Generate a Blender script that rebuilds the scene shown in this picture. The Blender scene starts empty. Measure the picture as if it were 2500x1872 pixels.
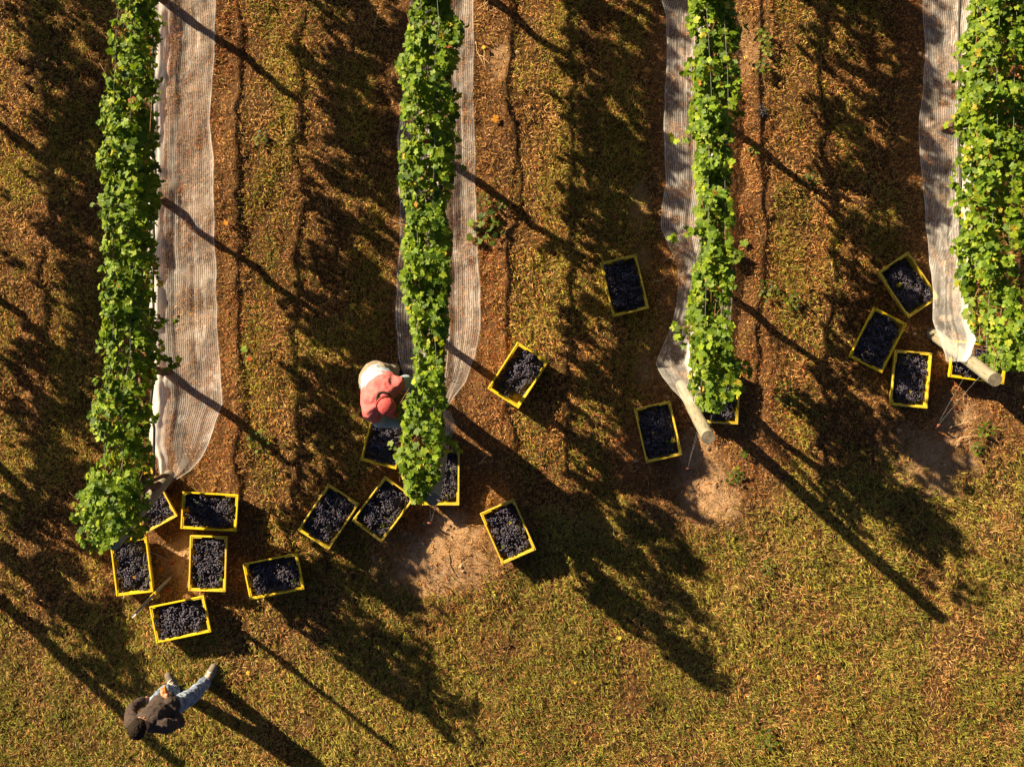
import bpy, bmesh, math, random
import numpy as np
from mathutils import Vector, Matrix, noise as mnoise
random.seed(7); RNG = np.random.default_rng(7)
S = bpy.context.scene; C = S.collection
H = 13.0                      # height of the drone above the ground
PXM = 220.4                   # photo pixels per metre on the ground
# ------------------------------------------------------------------ camera
cd = bpy.data.cameras.new('camera'); cam = bpy.data.objects.new('camera', cd); C.objects.link(cam)
cam.location = (0, 0, H); cam.rotation_euler = (0, 0, 0)
cd.sensor_width = 36; cd.lens = 36*H/(2500/PXM); cd.clip_end = 1500
S.camera = cam
# ------------------------------------------------------------------ sky and sun
SUNV = Vector((-1.677, 1.22, 1.0)).normalized()          # towards the sun
w = bpy.data.worlds.new('World'); S.world = w; w.use_nodes = True
nt = w.node_tree; bg = nt.nodes['Background']; sky = nt.nodes.new('ShaderNodeTexSky')
sky.sky_type = 'NISHITA'; sky.sun_disc = False
sky.sun_elevation = math.asin(SUNV.z); sky.sun_rotation = math.atan2(SUNV.x, SUNV.y)
sky.air_density = .24; sky.dust_density = .8; sky.ozone_density = .3
nt.links.new(sky.outputs[0], bg.inputs[0]); bg.inputs[1].default_value = 0.05
sd = bpy.data.lights.new('sun', 'SUN'); sun = bpy.data.objects.new('sun', sd); C.objects.link(sun)
sd.energy = 5.0; sd.angle = math.radians(.6); sd.color = (1, .80, .51)
sun.rotation_euler = SUNV.to_track_quat('Z', 'Y').to_euler()
S.view_settings.view_transform = 'Standard'; S.view_settings.look = 'None'
S.view_settings.exposure = 1.76; S.view_settings.gamma = 1
S.cycles.transparent_max_bounces = 12; S.cycles.max_bounces = 6
S.cycles.diffuse_bounces = 3

# ------------------------------------------------------------------ helpers
def W(sx, sy, z=0.0):
    """photo pixel + height -> world point"""
    k = (1 - z/H)/PXM
    return Vector(((sx-1250)*k, -(sy-936)*k, z))
def D(dx, dy, z=0.0):                      # same, in the 2212 px wide view
    return W(dx*1.1302, dy*1.1302, z)
def h01(ix, iy, s):
    n = (ix.astype(np.int64)*374761393 + iy.astype(np.int64)*668265263 + s*144665) & 0x7fffffff
    n = ((n ^ (n >> 13))*1274126177) & 0x7fffffff
    return ((n ^ (n >> 16)) & 0xffff)/65535.0
def vn(x, y, sc, s=0):
    x = np.asarray(x, float)/sc + 500; y = np.asarray(y, float)/sc + 500
    ix = np.floor(x); iy = np.floor(y); fx = x-ix; fy = y-iy
    fx = fx*fx*(3-2*fx); fy = fy*fy*(3-2*fy)
    a = h01(ix, iy, s); b = h01(ix+1, iy, s); c = h01(ix, iy+1, s); d = h01(ix+1, iy+1, s)
    return (a+(b-a)*fx)*(1-fy) + (c+(d-c)*fx)*fy
def fbm(x, y, sc, s=0, o=4):
    t = 0; a = .5; n = 0
    for k in range(o):
        t = t + a*vn(x, y, sc/2**k, s+k*17); n += a; a *= .55
    return t/n
def ss(a, b, x): 
    t = np.clip((x-a)/(b-a), 0, 1); return t*t*(3-2*t)

def tag(o, label=None, cat=None, group=None, kind=None):
    if label: o['label'] = label
    if cat: o['category'] = cat
    if group: o['group'] = group
    if kind: o['kind'] = kind
    return o
def empty(name, loc, rz=0, **k):
    o = bpy.data.objects.new(name, None); C.objects.link(o); o.location = loc; o.rotation_euler = (0, 0, rz)
    o.empty_display_size = .1
    return tag(o, **k)
def link(name, me, parent=None, **k):
    o = bpy.data.objects.new(name, me); C.objects.link(o)
    if parent: o.parent = parent
    return tag(o, **k)
def np_mesh(name, verts, faces_flat, sizes, mat, smooth=False, col=None, uv=None, extra=None):
    """fast mesh: verts (n,3), flat loop indices, loop count of each face"""
    me = bpy.data.meshes.new(name); verts = np.asarray(verts, np.float32)
    me.vertices.add(len(verts)); me.vertices.foreach_set('co', verts.ravel())
    fl = np.asarray(faces_flat, np.int32); sz = np.asarray(sizes, np.int32)
    me.loops.add(len(fl)); me.loops.foreach_set('vertex_index', fl)
    me.polygons.add(len(sz)); st = np.concatenate([[0], np.cumsum(sz)[:-1]]).astype(np.int32)
    me.polygons.foreach_set('loop_start', st)
    me.polygons.foreach_set('use_smooth', np.full(len(sz), bool(smooth)))
    me.update(calc_edges=True)
    if col is not None:
        a = me.color_attributes.new('col', 'FLOAT_COLOR', 'POINT')
        c4 = np.ones((len(verts), 4), np.float32); c4[:, :3] = col; a.data.foreach_set('color', c4.ravel())
    if uv is not None:
        u = me.uv_layers.new(name='uv'); u.data.foreach_set('uv', np.asarray(uv, np.float32)[fl].ravel())
    if extra is not None:
        a = me.attributes.new('dens', 'FLOAT', 'POINT'); a.data.foreach_set('value', np.asarray(extra, np.float32))
    if mat: me.materials.append(mat)
    me.validate(); return me
class MB:
    """collects shapes into one mesh"""
    def __init__(s): s.v = []; s.f = []
    def add(s, vs, fs):
        b = len(s.v); s.v += [tuple(v) for v in vs]; s.f += [tuple(i+b for i in f) for f in fs]
    def box(s, c, d, rz=0, taper=1.0, M=None):
        c = Vector(c); R = M or Matrix.Rotation(rz, 3, 'Z'); out = []
        for z in (-1, 1):
            t = taper if z < 0 else 1
            for x, y in ((-1, -1), (1, -1), (1, 1), (-1, 1)):
                out.append(c + R @ Vector((x*d[0]/2*t, y*d[1]/2*t, z*d[2]/2)))
        s.add(out, [(3, 2, 1, 0), (4, 5, 6, 7), (0, 1, 5, 4), (1, 2, 6, 5), (2, 3, 7, 6), (3, 0, 4, 7)])
    def tube(s, pts, rad, n=8, cap=True, jit=0):
        pts = [Vector(p) for p in pts]; rings = []
        if not hasattr(rad, '__len__'): rad = [rad]*len(pts)
        up = Vector((0.31, .17, .93)).normalized()
        for i, p in enumerate(pts):
            t = (pts[min(i+1, len(pts)-1)]-pts[max(i-1, 0)]).normalized()
            a = t.cross(up)
            if a.length < .1: a = t.cross(Vector((1, 0, 0)))
            a.normalize(); b = t.cross(a)
            rings.append([p+(a*math.cos(2*math.pi*k/n)+b*math.sin(2*math.pi*k/n))*rad[i]*(1+random.uniform(-jit, jit)) for k in range(n)])
        vs = [q for r in rings for q in r]; fs = []
        for i in range(len(pts)-1):
            for k in range(n):
                fs.append((i*n+k, i*n+(k+1) % n, (i+1)*n+(k+1) % n, (i+1)*n+k))
        if cap: fs += [tuple(range(n))[::-1], tuple(range((len(pts)-1)*n, len(pts)*n))]
        s.add(vs, fs)
    def build(s, name, mat, parent=None, smooth=False, bevel=0, **k):
        me = bpy.data.meshes.new(name); me.from_pydata(s.v, [], s.f)
        bm = bmesh.new(); bm.from_mesh(me); bmesh.ops.recalc_face_normals(bm, faces=bm.faces[:])
        bm.to_mesh(me); bm.free()
        if smooth: me.polygons.foreach_set('use_smooth', [True]*len(me.polygons))
        if mat: me.materials.append(mat)
        o = link(name, me, parent, **k)
        if bevel:
            m = o.modifiers.new('b', 'BEVEL'); m.width = bevel; m.segments = 2; m.limit_method = 'ANGLE'
        return o

# ------------------------------------------------------------------ materials
def mat(name):
    m = bpy.data.materials.new(name); m.use_nodes = True; n = m.node_tree
    return m, n, n.nodes['Principled BSDF'], n.nodes['Material Output']
def N(n, t, **k):
    x = n.nodes.new('ShaderNode'+t)
    for a, b in k.items(): setattr(x, a, b)
    return x
def noise_tex(n, sc, det=5, rough=.6, vec=None):
    t = N(n, 'TexNoise'); t.inputs['Scale'].default_value = sc; t.inputs['Detail'].default_value = det
    t.inputs['Roughness'].default_value = rough
    if vec is None:
        g = N(n, 'NewGeometry'); n.links.new(g.outputs['Position'], t.inputs['Vector'])
    else: n.links.new(vec, t.inputs['Vector'])
    return t
def ramp(n, src, stops):
    r = N(n, 'ValToRGB'); e = r.color_ramp.elements
    while len(e) < len(stops): e.new(.5)
    for i, (p, c) in enumerate(stops):
        e[i].position = p; e[i].color = (*c, 1) if len(c) == 3 else c
    n.links.new(src, r.inputs[0]); return r
def mixc(n, a, b, fac, mode='MIX'):
    x = N(n, 'Mix', data_type='RGBA', blend_type=mode)
    for v, i in ((fac, 0), (a, 6), (b, 7)):
        if hasattr(v, 'is_linked'): n.links.new(v, x.inputs[i])
        elif isinstance(v, (int, float)): x.inputs[i].default_value = v
        else: x.inputs[i].default_value = (*v, 1)
    return x.outputs[2]
def bump(n, bs, h, dist, st=1.0):
    b = N(n, 'Bump'); b.inputs['Distance'].default_value = dist; b.inputs['Strength'].default_value = st
    n.links.new(h, b.inputs['Height']); n.links.new(b.outputs[0], bs.inputs['Normal']); return b
def speckled(name, c1, c2, sc=20, rough=.7, bd=0, bsc=None, spec=.4, trans=0, obj=False):
    m, n, b, o = mat(name); vec = None
    if obj: tc = N(n, 'TexCoord'); vec = tc.outputs['Object']
    t = noise_tex(n, sc, vec=vec); r = ramp(n, t.outputs[0], [(.35, c1), (.65, c2)])
    n.links.new(r.outputs[0], b.inputs['Base Color']); b.inputs['Roughness'].default_value = rough
    b.inputs['Specular IOR Level'].default_value = spec
    if bd: bump(n, b, noise_tex(n, bsc or sc*2, vec=vec).outputs[0], bd)
    if trans:
        tr = N(n, 'BsdfTranslucent'); n.links.new(r.outputs[0], tr.inputs[0]); mx = N(n, 'MixShader')
        mx.inputs[0].default_value = trans; n.links.new(b.outputs[0], mx.inputs[1]); n.links.new(tr.outputs[0], mx.inputs[2])
        n.links.new(mx.outputs[0], o.inputs[0])
    return m
def vcol_mat(name, trans=.3, rough=.6, spec=.3, sheen=0):
    m, n, b, o = mat(name); a = N(n, 'Attribute'); a.attribute_name = 'col'
    n.links.new(a.outputs['Color'], b.inputs['Base Color']); b.inputs['Roughness'].default_value = rough
    b.inputs['Specular IOR Level'].default_value = spec
    if trans:
        tr = N(n, 'BsdfTranslucent'); n.links.new(mixc(n, a.outputs['Color'], (1.5, 1.45, .55), 1, 'MULTIPLY'), tr.inputs[0])
        mx = N(n, 'MixShader'); mx.inputs[0].default_value = trans
        n.links.new(b.outputs[0], mx.inputs[1]); n.links.new(tr.outputs[0], mx.inputs[2]); n.links.new(mx.outputs[0], o.inputs[0])
    return m
M_leaf = vcol_mat('vine_leaf', .36, .5, .22)
M_grass = vcol_mat('grass_blade', .22, .65, .25)
M_litter = vcol_mat('dead_leaf', .15, .75, .1)
M_bark = speckled('bark', (.075, .045, .028), (.17, .11, .07), 30, .9, .01, 60, .1)
M_cane = speckled('cane', (.16, .07, .03), (.28, .15, .07), 25, .7)
M_wire = speckled('galvanised_wire', (.22, .23, .22), (.33, .33, .31), 10, .45, spec=.7)
M_hose = speckled('hose_black', (.012, .012, .012), (.03, .028, .025), 12, .5)
M_steel = speckled('galvanised_steel', (.13, .135, .10), (.22, .22, .17), 60, .5, spec=.6)
M_red = speckled('red_plastic', (.20, .06, .04), (.28, .09, .06), 40, .6)
M_orange = speckled('orange_plastic', (.75, .16, .01), (.85, .22, .02), 40, .4)
M_clip = speckled('yellow_clip', (.8, .5, .02), (.9, .6, .04), 40, .45, trans=.2)
# crate plastic
m, n, b, o = mat('yellow_plastic'); tc = N(n, 'TexCoord'); oi = N(n, 'ObjectInfo')
t1 = noise_tex(n, 9, 6, .7); r1 = ramp(n, t1.outputs[0], [(.4, (.80, .58, .014)), (.7, (.72, .51, .016))])
t2 = noise_tex(n, 45, 6, .75); r2 = ramp(n, t2.outputs[0], [(.50, (0, 0, 0)), (.66, (1, 1, 1))])
cc = mixc(n, r1.outputs[0], (.34, .20, .03), mixc(n, (0, 0, 0), (.55, .55, .55), r2.outputs[0]))
hv = N(n, 'HueSaturation'); n.links.new(cc, hv.inputs['Color']); n.links.new(ramp(n, oi.outputs['Random'], [(0, (.78,)*3), (1, (1.08,)*3)]).outputs[0], hv.inputs['Value']); n.links.new(ramp(n, oi.outputs['Random'], [(0, (1.0,)*3), (.5, (.93,)*3), (1, (1.04,)*3)]).outputs[0], hv.inputs['Saturation']); cc = hv.outputs[0]
n.links.new(cc, b.inputs['Base Color']); b.inputs['Roughness'].default_value = .5
bump(n, b, t2.outputs[0], .0015)
tr = N(n, 'BsdfTranslucent'); n.links.new(cc, tr.inputs[0]); mx = N(n, 'MixShader'); mx.inputs[0].default_value = .22
n.links.new(b.outputs[0], mx.inputs[1]); n.links.new(tr.outputs[0], mx.inputs[2]); n.links.new(mx.outputs[0], o.inputs[0])
M_crate = m
M_hole = speckled('hole_shade', (.01, .008, .004), (.02, .015, .008), 20, .9)
# grapes
m, n, b, o = mat('grape_skin'); a = N(n, 'Attribute'); a.attribute_name = 'col'
t1 = noise_tex(n, 90, 3, .6, N(n, 'TexCoord').outputs['Object'])
bl = mixc(n, a.outputs['Color'], (.15, .165, .235), ramp(n, t1.outputs[0], [(.42, (.03, .03, .03)), (.72, (.62, .62, .62))]).outputs[0])
n.links.new(bl, b.inputs['Base Color']); b.inputs['Roughness'].default_value = .42; b.inputs['Specular IOR Level'].default_value = .5
M_grape = m
# net
m, n, b, o = mat('bird_net'); uvn = N(n, 'UVMap'); sep = N(n, 'SeparateXYZ'); n.links.new(uvn.outputs[0], sep.inputs[0])
def math_(op, a, bb=None, clamp=False):
    x = N(n, 'Math', operation=op, use_clamp=clamp)
    for i, v in enumerate((a, bb)):
        if v is None: continue
        if hasattr(v, 'is_linked'): n.links.new(v, x.inputs[i])
        else: x.inputs[i].default_value = v
    return x.outputs[0]
fr = math_('ABSOLUTE', math_('SUBTRACT', math_('FRACT', sep.outputs[0]), .5))
thr = math_('SUBTRACT', 1, math_('MULTIPLY', math_('SUBTRACT', fr, .17), 7), True); thr = math_('MAXIMUM', thr, 0)
da = N(n, 'Attribute'); da.attribute_name = 'dens'
nz = noise_tex(n, 40, 5, .7); nz2 = noise_tex(n, 3.0, 3, .6)
al = math_('ADD', math_('MULTIPLY', math_('MULTIPLY', thr, math_('ADD', nz2.outputs[0], .1)), .42), math_('MULTIPLY', nz.outputs[0], .30))
al = math_('ADD', al, math_('MULTIPLY', math_('SUBTRACT', nz2.outputs[0], .5), .35))
al = math_('ADD', al, da.outputs['Fac']); al = math_('MINIMUM', math_('MAXIMUM', al, .06), .97)
df = N(n, 'BsdfDiffuse'); df.inputs[0].default_value = (.82, .80, .80, 1)
tl = N(n, 'BsdfTranslucent'); tl.inputs[0].default_value = (.8, .77, .74, 1)
m1 = N(n, 'MixShader'); m1.inputs[0].default_value = .4; n.links.new(df.outputs[0], m1.inputs[1]); n.links.new(tl.outputs[0], m1.inputs[2])
tp = N(n, 'BsdfTransparent'); m2 = N(n, 'MixShader'); n.links.new(al, m2.inputs[0])
n.links.new(tp.outputs[0], m2.inputs[1]); n.links.new(m1.outputs[0], m2.inputs[2]); n.links.new(m2.outputs[0], o.inputs[0])
M_net = m
# post wood
m, n, b, o = mat('weathered_wood'); tc = N(n, 'TexCoord'); mp = N(n, 'Mapping'); n.links.new(tc.outputs['Object'], mp.inputs[0])
mp.inputs['Scale'].default_value = (1, 1, .06); t1 = noise_tex(n, 70, 6, .75, mp.outputs[0])
t3 = noise_tex(n, 9, 4, .6, tc.outputs['Object'])
c1 = ramp(n, t1.outputs[0], [(.36, (.08, .062, .04)), (.47, (.19, .165, .115)), (.7, (.28, .25, .19))])
c2 = mixc(n, c1.outputs[0], (.24, .25, .16), ramp(n, t3.outputs[0], [(.45, (0, 0, 0)), (.7, (.6, .6, .6))]).outputs[0])
n.links.new(c2, b.inputs['Base Color']); b.inputs['Roughness'].default_value = .85; bump(n, b, t1.outputs[0], .006)
M_post = m
m, n, b, o = mat('sawn_end'); tc = N(n, 'TexCoord'); wv = N(n, 'TexWave', wave_type='RINGS', rings_direction='Z')
wv.inputs['Scale'].default_value = 32; wv.inputs['Distortion'].default_value = 3; wv.inputs['Detail'].default_value = 3
n.links.new(tc.outputs['Object'], wv.inputs['Vector']); t1 = noise_tex(n, 60, 5, .7, tc.outputs['Object'])
c1 = ramp(n, wv.outputs[0], [(0, (.15, .125, .08)), (1, (.26, .22, .15))])
c2 = mixc(n, c1.outputs[0], (.12, .10, .07), ramp(n, t1.outputs[0], [(.5, (0, 0, 0)), (.62, (1, 1, 1))]).outputs[0])
n.links.new(c2, b.inputs['Base Color']); b.inputs['Roughness'].default_value = .9; bump(n, b, wv.outputs[0], .003)
M_postend = m
# ground
m, n, b, o = mat('ground_soil'); a = N(n, 'Attribute'); a.attribute_name = 'col'
t1 = noise_tex(n, 14, 8, .72); t2 = noise_tex(n, 90, 5, .7)
c1 = mixc(n, a.outputs['Color'], ramp(n, t1.outputs[0], [(.25, (.45, .42, .40)), (.5, (1, 1, 1)), (.75, (1.35, 1.3, 1.25))]).outputs[0], .9, 'MULTIPLY')
c2 = mixc(n, c1, ramp(n, t2.outputs[0], [(.3, (.55, .5, .48)), (.65, (1.15, 1.15, 1.1))]).outputs[0], .8, 'MULTIPLY')
n.links.new(c2, b.inputs['Base Color']); b.inputs['Roughness'].default_value = .95; b.inputs['Specular IOR Level'].default_value = .1
ad = N(n, 'Math', operation='ADD'); n.links.new(t1.outputs[0], ad.inputs[0]); n.links.new(t2.outputs[0], ad.inputs[1])
bump(n, b, ad.outputs[0], .02)
M_ground = m
def cloth(name, c1, c2, sc=120, bd=.002, rough=.9, spec=.15):
    return speckled(name, c1, c2, sc, rough, bd, sc*2, spec, obj=True)
M_skin = speckled('skin', (.42, .20, .11), (.50, .25, .15), 30, .5, obj=True)
M_skin2 = speckled('skin_tan', (.30, .14, .075), (.38, .18, .10), 30, .5, obj=True)
M_hair = speckled('hair', (.008, .006, .005), (.026, .017, .011), 160, .8, .006, 200, .12, obj=True)
M_sweater = cloth('sweater_brown', (.036, .027, .023), (.072, .053, .045), 90, .006)
M_redsh = cloth('red_jersey', (.40, .095, .095), (.46, .13, .125), 14)
M_white = cloth('white_jersey', (.22, .27, .33), (.26, .31, .37), 14)
M_cap = cloth('red_cap', (.40, .060, .060), (.46, .085, .080), 30)
M_khaki = cloth('khaki', (.17, .14, .10), (.23, .19, .14), 40)
M_shoe = cloth('grey_canvas', (.12, .10, .085), (.17, .145, .12), 60)
M_sole = speckled('sole', (.4, .38, .32), (.55, .52, .45), 60, .7, obj=True)
M_lace = speckled('lace', (.6, .57, .5), (.7, .68, .6), 60, .8, obj=True)
m, n, b, o = mat('ripped_denim'); tc = N(n, 'TexCoord')
t1 = noise_tex(n, 17, 6, .68, tc.outputs['Object']); t2 = noise_tex(n, 120, 3, .7, tc.outputs['Object'])
c1 = ramp(n, t1.outputs[0], [(.36, (.07, .10, .17)), (.5, (.14, .19, .28)), (.62, (.27, .32, .40)), (.70, (.52, .54, .56))])
c2 = mixc(n, c1.outputs[0], ramp(n, t2.outputs[0], [(.3, (.7, .7, .7)), (.7, (1.15, 1.15, 1.15))]).outputs[0], 1, 'MULTIPLY')
n.links.new(c2, b.inputs['Base Color']); b.inputs['Roughness'].default_value = .9; bump(n, b, t1.outputs[0], .012)
M_jeans = m

# ------------------------------------------------------------------ layout
# vine rows: x of the trunks, y of the end post base, top; photo outline of the canopy (view px): y, left, right
ROWS = {
 1: dict(sg=-1, tab=[(-900,285,372),(0,262,350),(60,250,350),(200,228,355),(330,232,350),(440,228,345),(600,232,352),(700,226,355),(790,228,352),(860,202,342),(960,212,337),(1050,196,342),(1110,192,335),(1150,212,322),(1185,245,295)],
         end=1172, trunks=[1040,801,442,8,-400,-800], xb=361),
 2: dict(sg=-1, tab=[(-900,890,980),(0,888,975),(70,880,992),(150,870,985),(210,870,990),(330,868,985),(420,868,978),(560,880,975),(650,875,966),(760,882,975),(800,889,975),(838,889,975),(862,874,975),(900,862,965),(980,850,975),(1030,868,965),(1075,895,930)],
         end=1072, trunks=[960,730,330,-80,-480,-880], xb=946),
 3: dict(sg=1, tab=[(-900,1480,1580),(0,1478,1580),(60,1480,1595),(150,1482,1595),(200,1490,1600),(300,1494,1585),(420,1495,1575),(520,1498,1575),(600,1490,1580),(650,1482,1578),(740,1476,1580),(800,1480,1590),(850,1488,1572),(885,1505,1550)],
         end=884, trunks=[815,590,222,-170,-560,-960], xb=1500),
 4: dict(sg=1, tab=[(-900,2060,2215),(0,2072,2225),(150,2062,2215),(250,2060,2222),(400,2056,2218),(500,2054,2205),(600,2058,2200),(660,2064,2195),(720,2090,2188),(770,2112,2185),(800,2130,2180)],
         end=800, trunks=[690,280,-90,-480,-870], xb=2036),
 0: dict(sg=-1, tab=[(-900,-440,-325),(0,-440,-325),(300,-440,-325),(600,-445,-330),(900,-450,-335),(1100,-452,-338),(1165,-430,-350)],
         end=1160, trunks=[1060,878,510,130,-250,-630], xb=-192),
}
POST_TOP = {1:(245,1175), 2:(935,1078), 3:(1530,945), 4:(2150,820), 0:(-379,1302)}
ANCHOR = {1:(422,1372), 2:(1051,1281), 3:(1677,1149), 4:(2284,1044), 0:(-230,1460)}
def dx(v): return D(v, 0).x
def dyw(v): return D(0, v).y
BARE = [((1060,1372),.66,.44),((1100,1290),.34,.3),((1725,1195),.42,.48),((1700,1110),.25,.3),((2272,1118),.60,.40),((2340,1030),.3,.3),((470,1380),.42,.34),((1560,500),.12,.35),((1565,640),.13,.3),((1570,900),.14,.35),((1815,110),.2,.35),((1215,150),.12,.3),((2290,1180),.3,.2)]
PX = np.array([xx for s in (0,1,2,3,4) for xx in [D(ROWS[s]['xb'],0).x]])
def streak(x, y): return fbm(np.asarray(x)*1.0, np.asarray(y)*.22, .32, 70, 4)
def zones(x, y):
    """under-vine strip weight, bare soil weight, headland weight"""
    wob = (fbm(x, y, .9, 3)-.5)*.55
    u = np.zeros_like(x); head = np.ones_like(x)*1.0
    for s in (0, 1, 2, 3, 4):
        xb = dx(ROWS[s]['xb']); ye = dyw(POST_TOP[s][1])*.866
        lo = xb-.45; hi = xb+.84
        k = ss(lo-.14, lo+.08, x+wob*.5)*(1-ss(hi-.06, hi+.08, x+wob*.4))
        # the strip runs out past the post in a rounded apron
        k2 = 1-ss(.75, 1.12, np.hypot((x-(xb+.1))/1.0, (y-(ye-.25))/.95)+wob*.8)
        k = k*ss(ye-.75, ye-.2, y+wob)
        u = np.maximum(u, np.maximum(k, k2*.95))
    for i in range(2): pass
    yb = np.interp(x, [dx(-300), dx(361), dx(946), dx(1481), dx(2016), dx(2600)], [dyw(v) for v in (1340,1290,1190,1060,960,860)])
    head = 1-ss(-.35, .35, y-yb+wob)
    bare = np.zeros_like(x)
    for (c, rx, ry) in BARE:
        p = W(*c); d = np.hypot((x-p.x)/rx, (y-p.y)/ry)+wob*1.3
        bare = np.maximum(bare, (1-ss(.35, 1.15, d+(fbm(x, y, .12, 33, 3)-.5)*.9))*(.95 if rx > .22 else .6))
    return u, bare, head
def gh(x, y):
    x = np.asarray(x, float); y = np.asarray(y, float)
    h = (fbm(x, y, 1.3, 11, 3)-.5)*.14 + (fbm(x, y, .28, 12, 3)-.5)*.075
    u, bare, head = zones(x, y)
    h = h + .025*u - .02*bare - (fbm(x, y, .28, 12, 3)-.5)*.05*bare
    for s in (1, 2, 3):                                      # wheel ruts in the alleys
        xb = dx(ROWS[s]['xb'])
        for off in (1.95,):
            h = h - .006*np.exp(-((x-xb-off-(fbm(y, y*0, 1.1, 40+s)-.5)*.12)/.07)**2)*(1-head)
    return h
def g1(x, y): return float(gh(np.array([x]), np.array([y]))[0])

# ------------------------------------------------------------------ ground (one sheet to the horizon)
def axis(lo, hi, st):
    a = list(np.arange(lo, hi+st/2, st)); s = st; v = hi
    while v < 400: s *= 1.28; v += s; a.append(v)
    s = st; v = lo; b = []
    while v > -400: s *= 1.28; v -= s; b.append(v)
    return np.array(b[::-1]+a)
ax = axis(-7, 7, .032); ay = axis(-5.6, 5.6, .032)
X, Y = np.meshgrid(ax, ay); u, bare, head = zones(X, Y)
Z = gh(X, Y) + (fbm(X, Y, .09, 31, 3)-.5)*.022*(1-.5*bare)
nn = fbm(X, Y, .7, 5)[..., None]; n2 = fbm(X, Y, .16, 6)[..., None]
brown = np.array([.085, .040, .019])*(1-nn)+np.array([.19, .105, .052])*nn
thatch = np.array([.050, .026, .012])*(1-n2)+np.array([.10, .056, .025])*n2
soil = np.array([.40, .245, .135])*(1-n2)+np.array([.56, .38, .225])*n2
cl = thatch*(1-u[..., None])+brown*u[..., None]; cl = cl*(1-bare[..., None])+soil*bare[..., None]
nx, ny = len(ax), len(ay); idx = np.arange(nx*ny).reshape(ny, nx)
q = np.stack([idx[:-1, :-1], idx[:-1, 1:], idx[1:, 1:], idx[1:, :-1]], -1).reshape(-1, 4)
me = np_mesh('ground', np.stack([X, Y, Z], -1).reshape(-1, 3), q.ravel(), np.full(len(q), 4), M_ground, True, cl.reshape(-1, 3))
link('ground', me, kind='structure')

# ------------------------------------------------------------------ grass
def grass(name, n, dens_fn, len_fn, cols, width, label, seed, flat=.55, clump=.13):
    r = np.random.default_rng(seed)
    x = r.uniform(-6.5, 6.5, n); y = r.uniform(-5.1, 5.1, n)
    u, bare, head = zones(x, y)
    keep = r.random(n) < dens_fn(x, y, u, bare, head); x, y, u, bare, head = [a[keep] for a in (x, y, u, bare, head)]
    n = len(x); z = gh(x, y)+(fbm(x, y, .09, 31, 3)-.5)*.022-.004
    L = len_fn(x, y, u, bare, head)*r.uniform(.5, 1.35, n)
    th = 2*np.pi*(fbm(x, y, clump, seed+3, 2)*3.0+r.normal(0, .17, n)+.2)
    el = np.clip(r.normal(flat, .34, n), .03, 1.45); w_ = width*r.uniform(.6, 1.4, n)
    d = np.stack([np.cos(th)*np.cos(el), np.sin(th)*np.cos(el), np.sin(el)], -1)
    th2 = th+r.normal(0, .5, n); el2 = el-r.uniform(.1, .9, n)
    d2 = np.stack([np.cos(th2)*np.cos(el2), np.sin(th2)*np.cos(el2), np.sin(el2)], -1)
    sa = np.stack([-np.sin(th), np.cos(th), r.normal(0, .45, n)], -1)
    p = np.stack([x, y, z], -1); L = L[:, None]; w_ = w_[:, None]
    m_ = p+d*L*.55; t_ = m_+d2*L*.5; t_[:, 2] = np.maximum(t_[:, 2], z+.003)
    V = np.stack([p-sa*w_*.45, p+sa*w_*.45, m_+sa*w_*.5, m_-sa*w_*.5, t_], 1).reshape(-1, 3)
    b = (np.arange(n)*5)[:, None]
    F = np.concatenate([b+np.array([0, 1, 2, 3]), b+np.array([3, 2, 4])], 1).ravel()
    sz = np.tile([4, 3], n)
    cols = np.array(cols); wts = fbm(x, y, .5, seed+9, 4)*.55+r.random(n)*.65-.1
    k = np.clip(wts, 0, .999)*(len(cols)-1); i0 = k.astype(int); fcol = cols[i0]+(cols[i0+1]-cols[i0])*(k-i0)[:, None]
    fcol = fcol*r.uniform(.65, 1.45, n)[:, None]*(1.24-.10*head)[:, None]*(.74+.52*streak(x, y))[:, None]*np.stack([1.09-.05*head, 1.0+.02*head, .95+.05*head], 1)*(1-.10*u)[:, None]
    me = np_mesh(name, V, F, sz, M_grass, False, np.repeat(fcol, 5, 0))
    link(name, me, label=label, kind='stuff', cat='grass')
lenf = lambda x, y, u, b, h: (.044+.03*fbm(x, y, .4, 77)-.006*u)*(1+.15*h)
# straw and dead grass
grass('dry_grass', 720000, lambda x, y, u, b, h: (.66-.02*h+.1*u)*(1-.70*b)*(.30+1.4*fbm(x, y, .22, 61)),
      lenf, [(.075, .034, .012), (.17, .082, .025), (.28, .150, .046), (.36, .215, .078), (.44, .30, .125)], .0049,
      'brown and straw coloured dead grass over the alleys and headland', 21, .42)
grass('reddish_dry_grass', 210000, lambda x, y, u, b, h: (.75*u+.30)*(1-.8*b)*ss(.42, .62, fbm(x, y, .6, 63)),
      lenf, [(.18, .045, .014), (.28, .085, .025), (.32, .13, .042), (.34, .17, .065)], .0049,
      'rust red dried grass along the strips under the vines', 25, .4)
grass('green_grass', 560000, lambda x, y, u, b, h: (1-.88*u)*(1-.96*b)*(.08+.92*ss(.40, .66, .55*fbm(x, y, .42, 62, 5)+.45*streak(x+3, y)+.125*h)),
      lenf, [(.035, .048, .007), (.085, .100, .012), (.165, .165, .020), (.26, .235, .036), (.35, .30, .07)], .0052,
      'olive and yellow green grass in tufts between the rows and over the headland', 23, .72)

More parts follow.
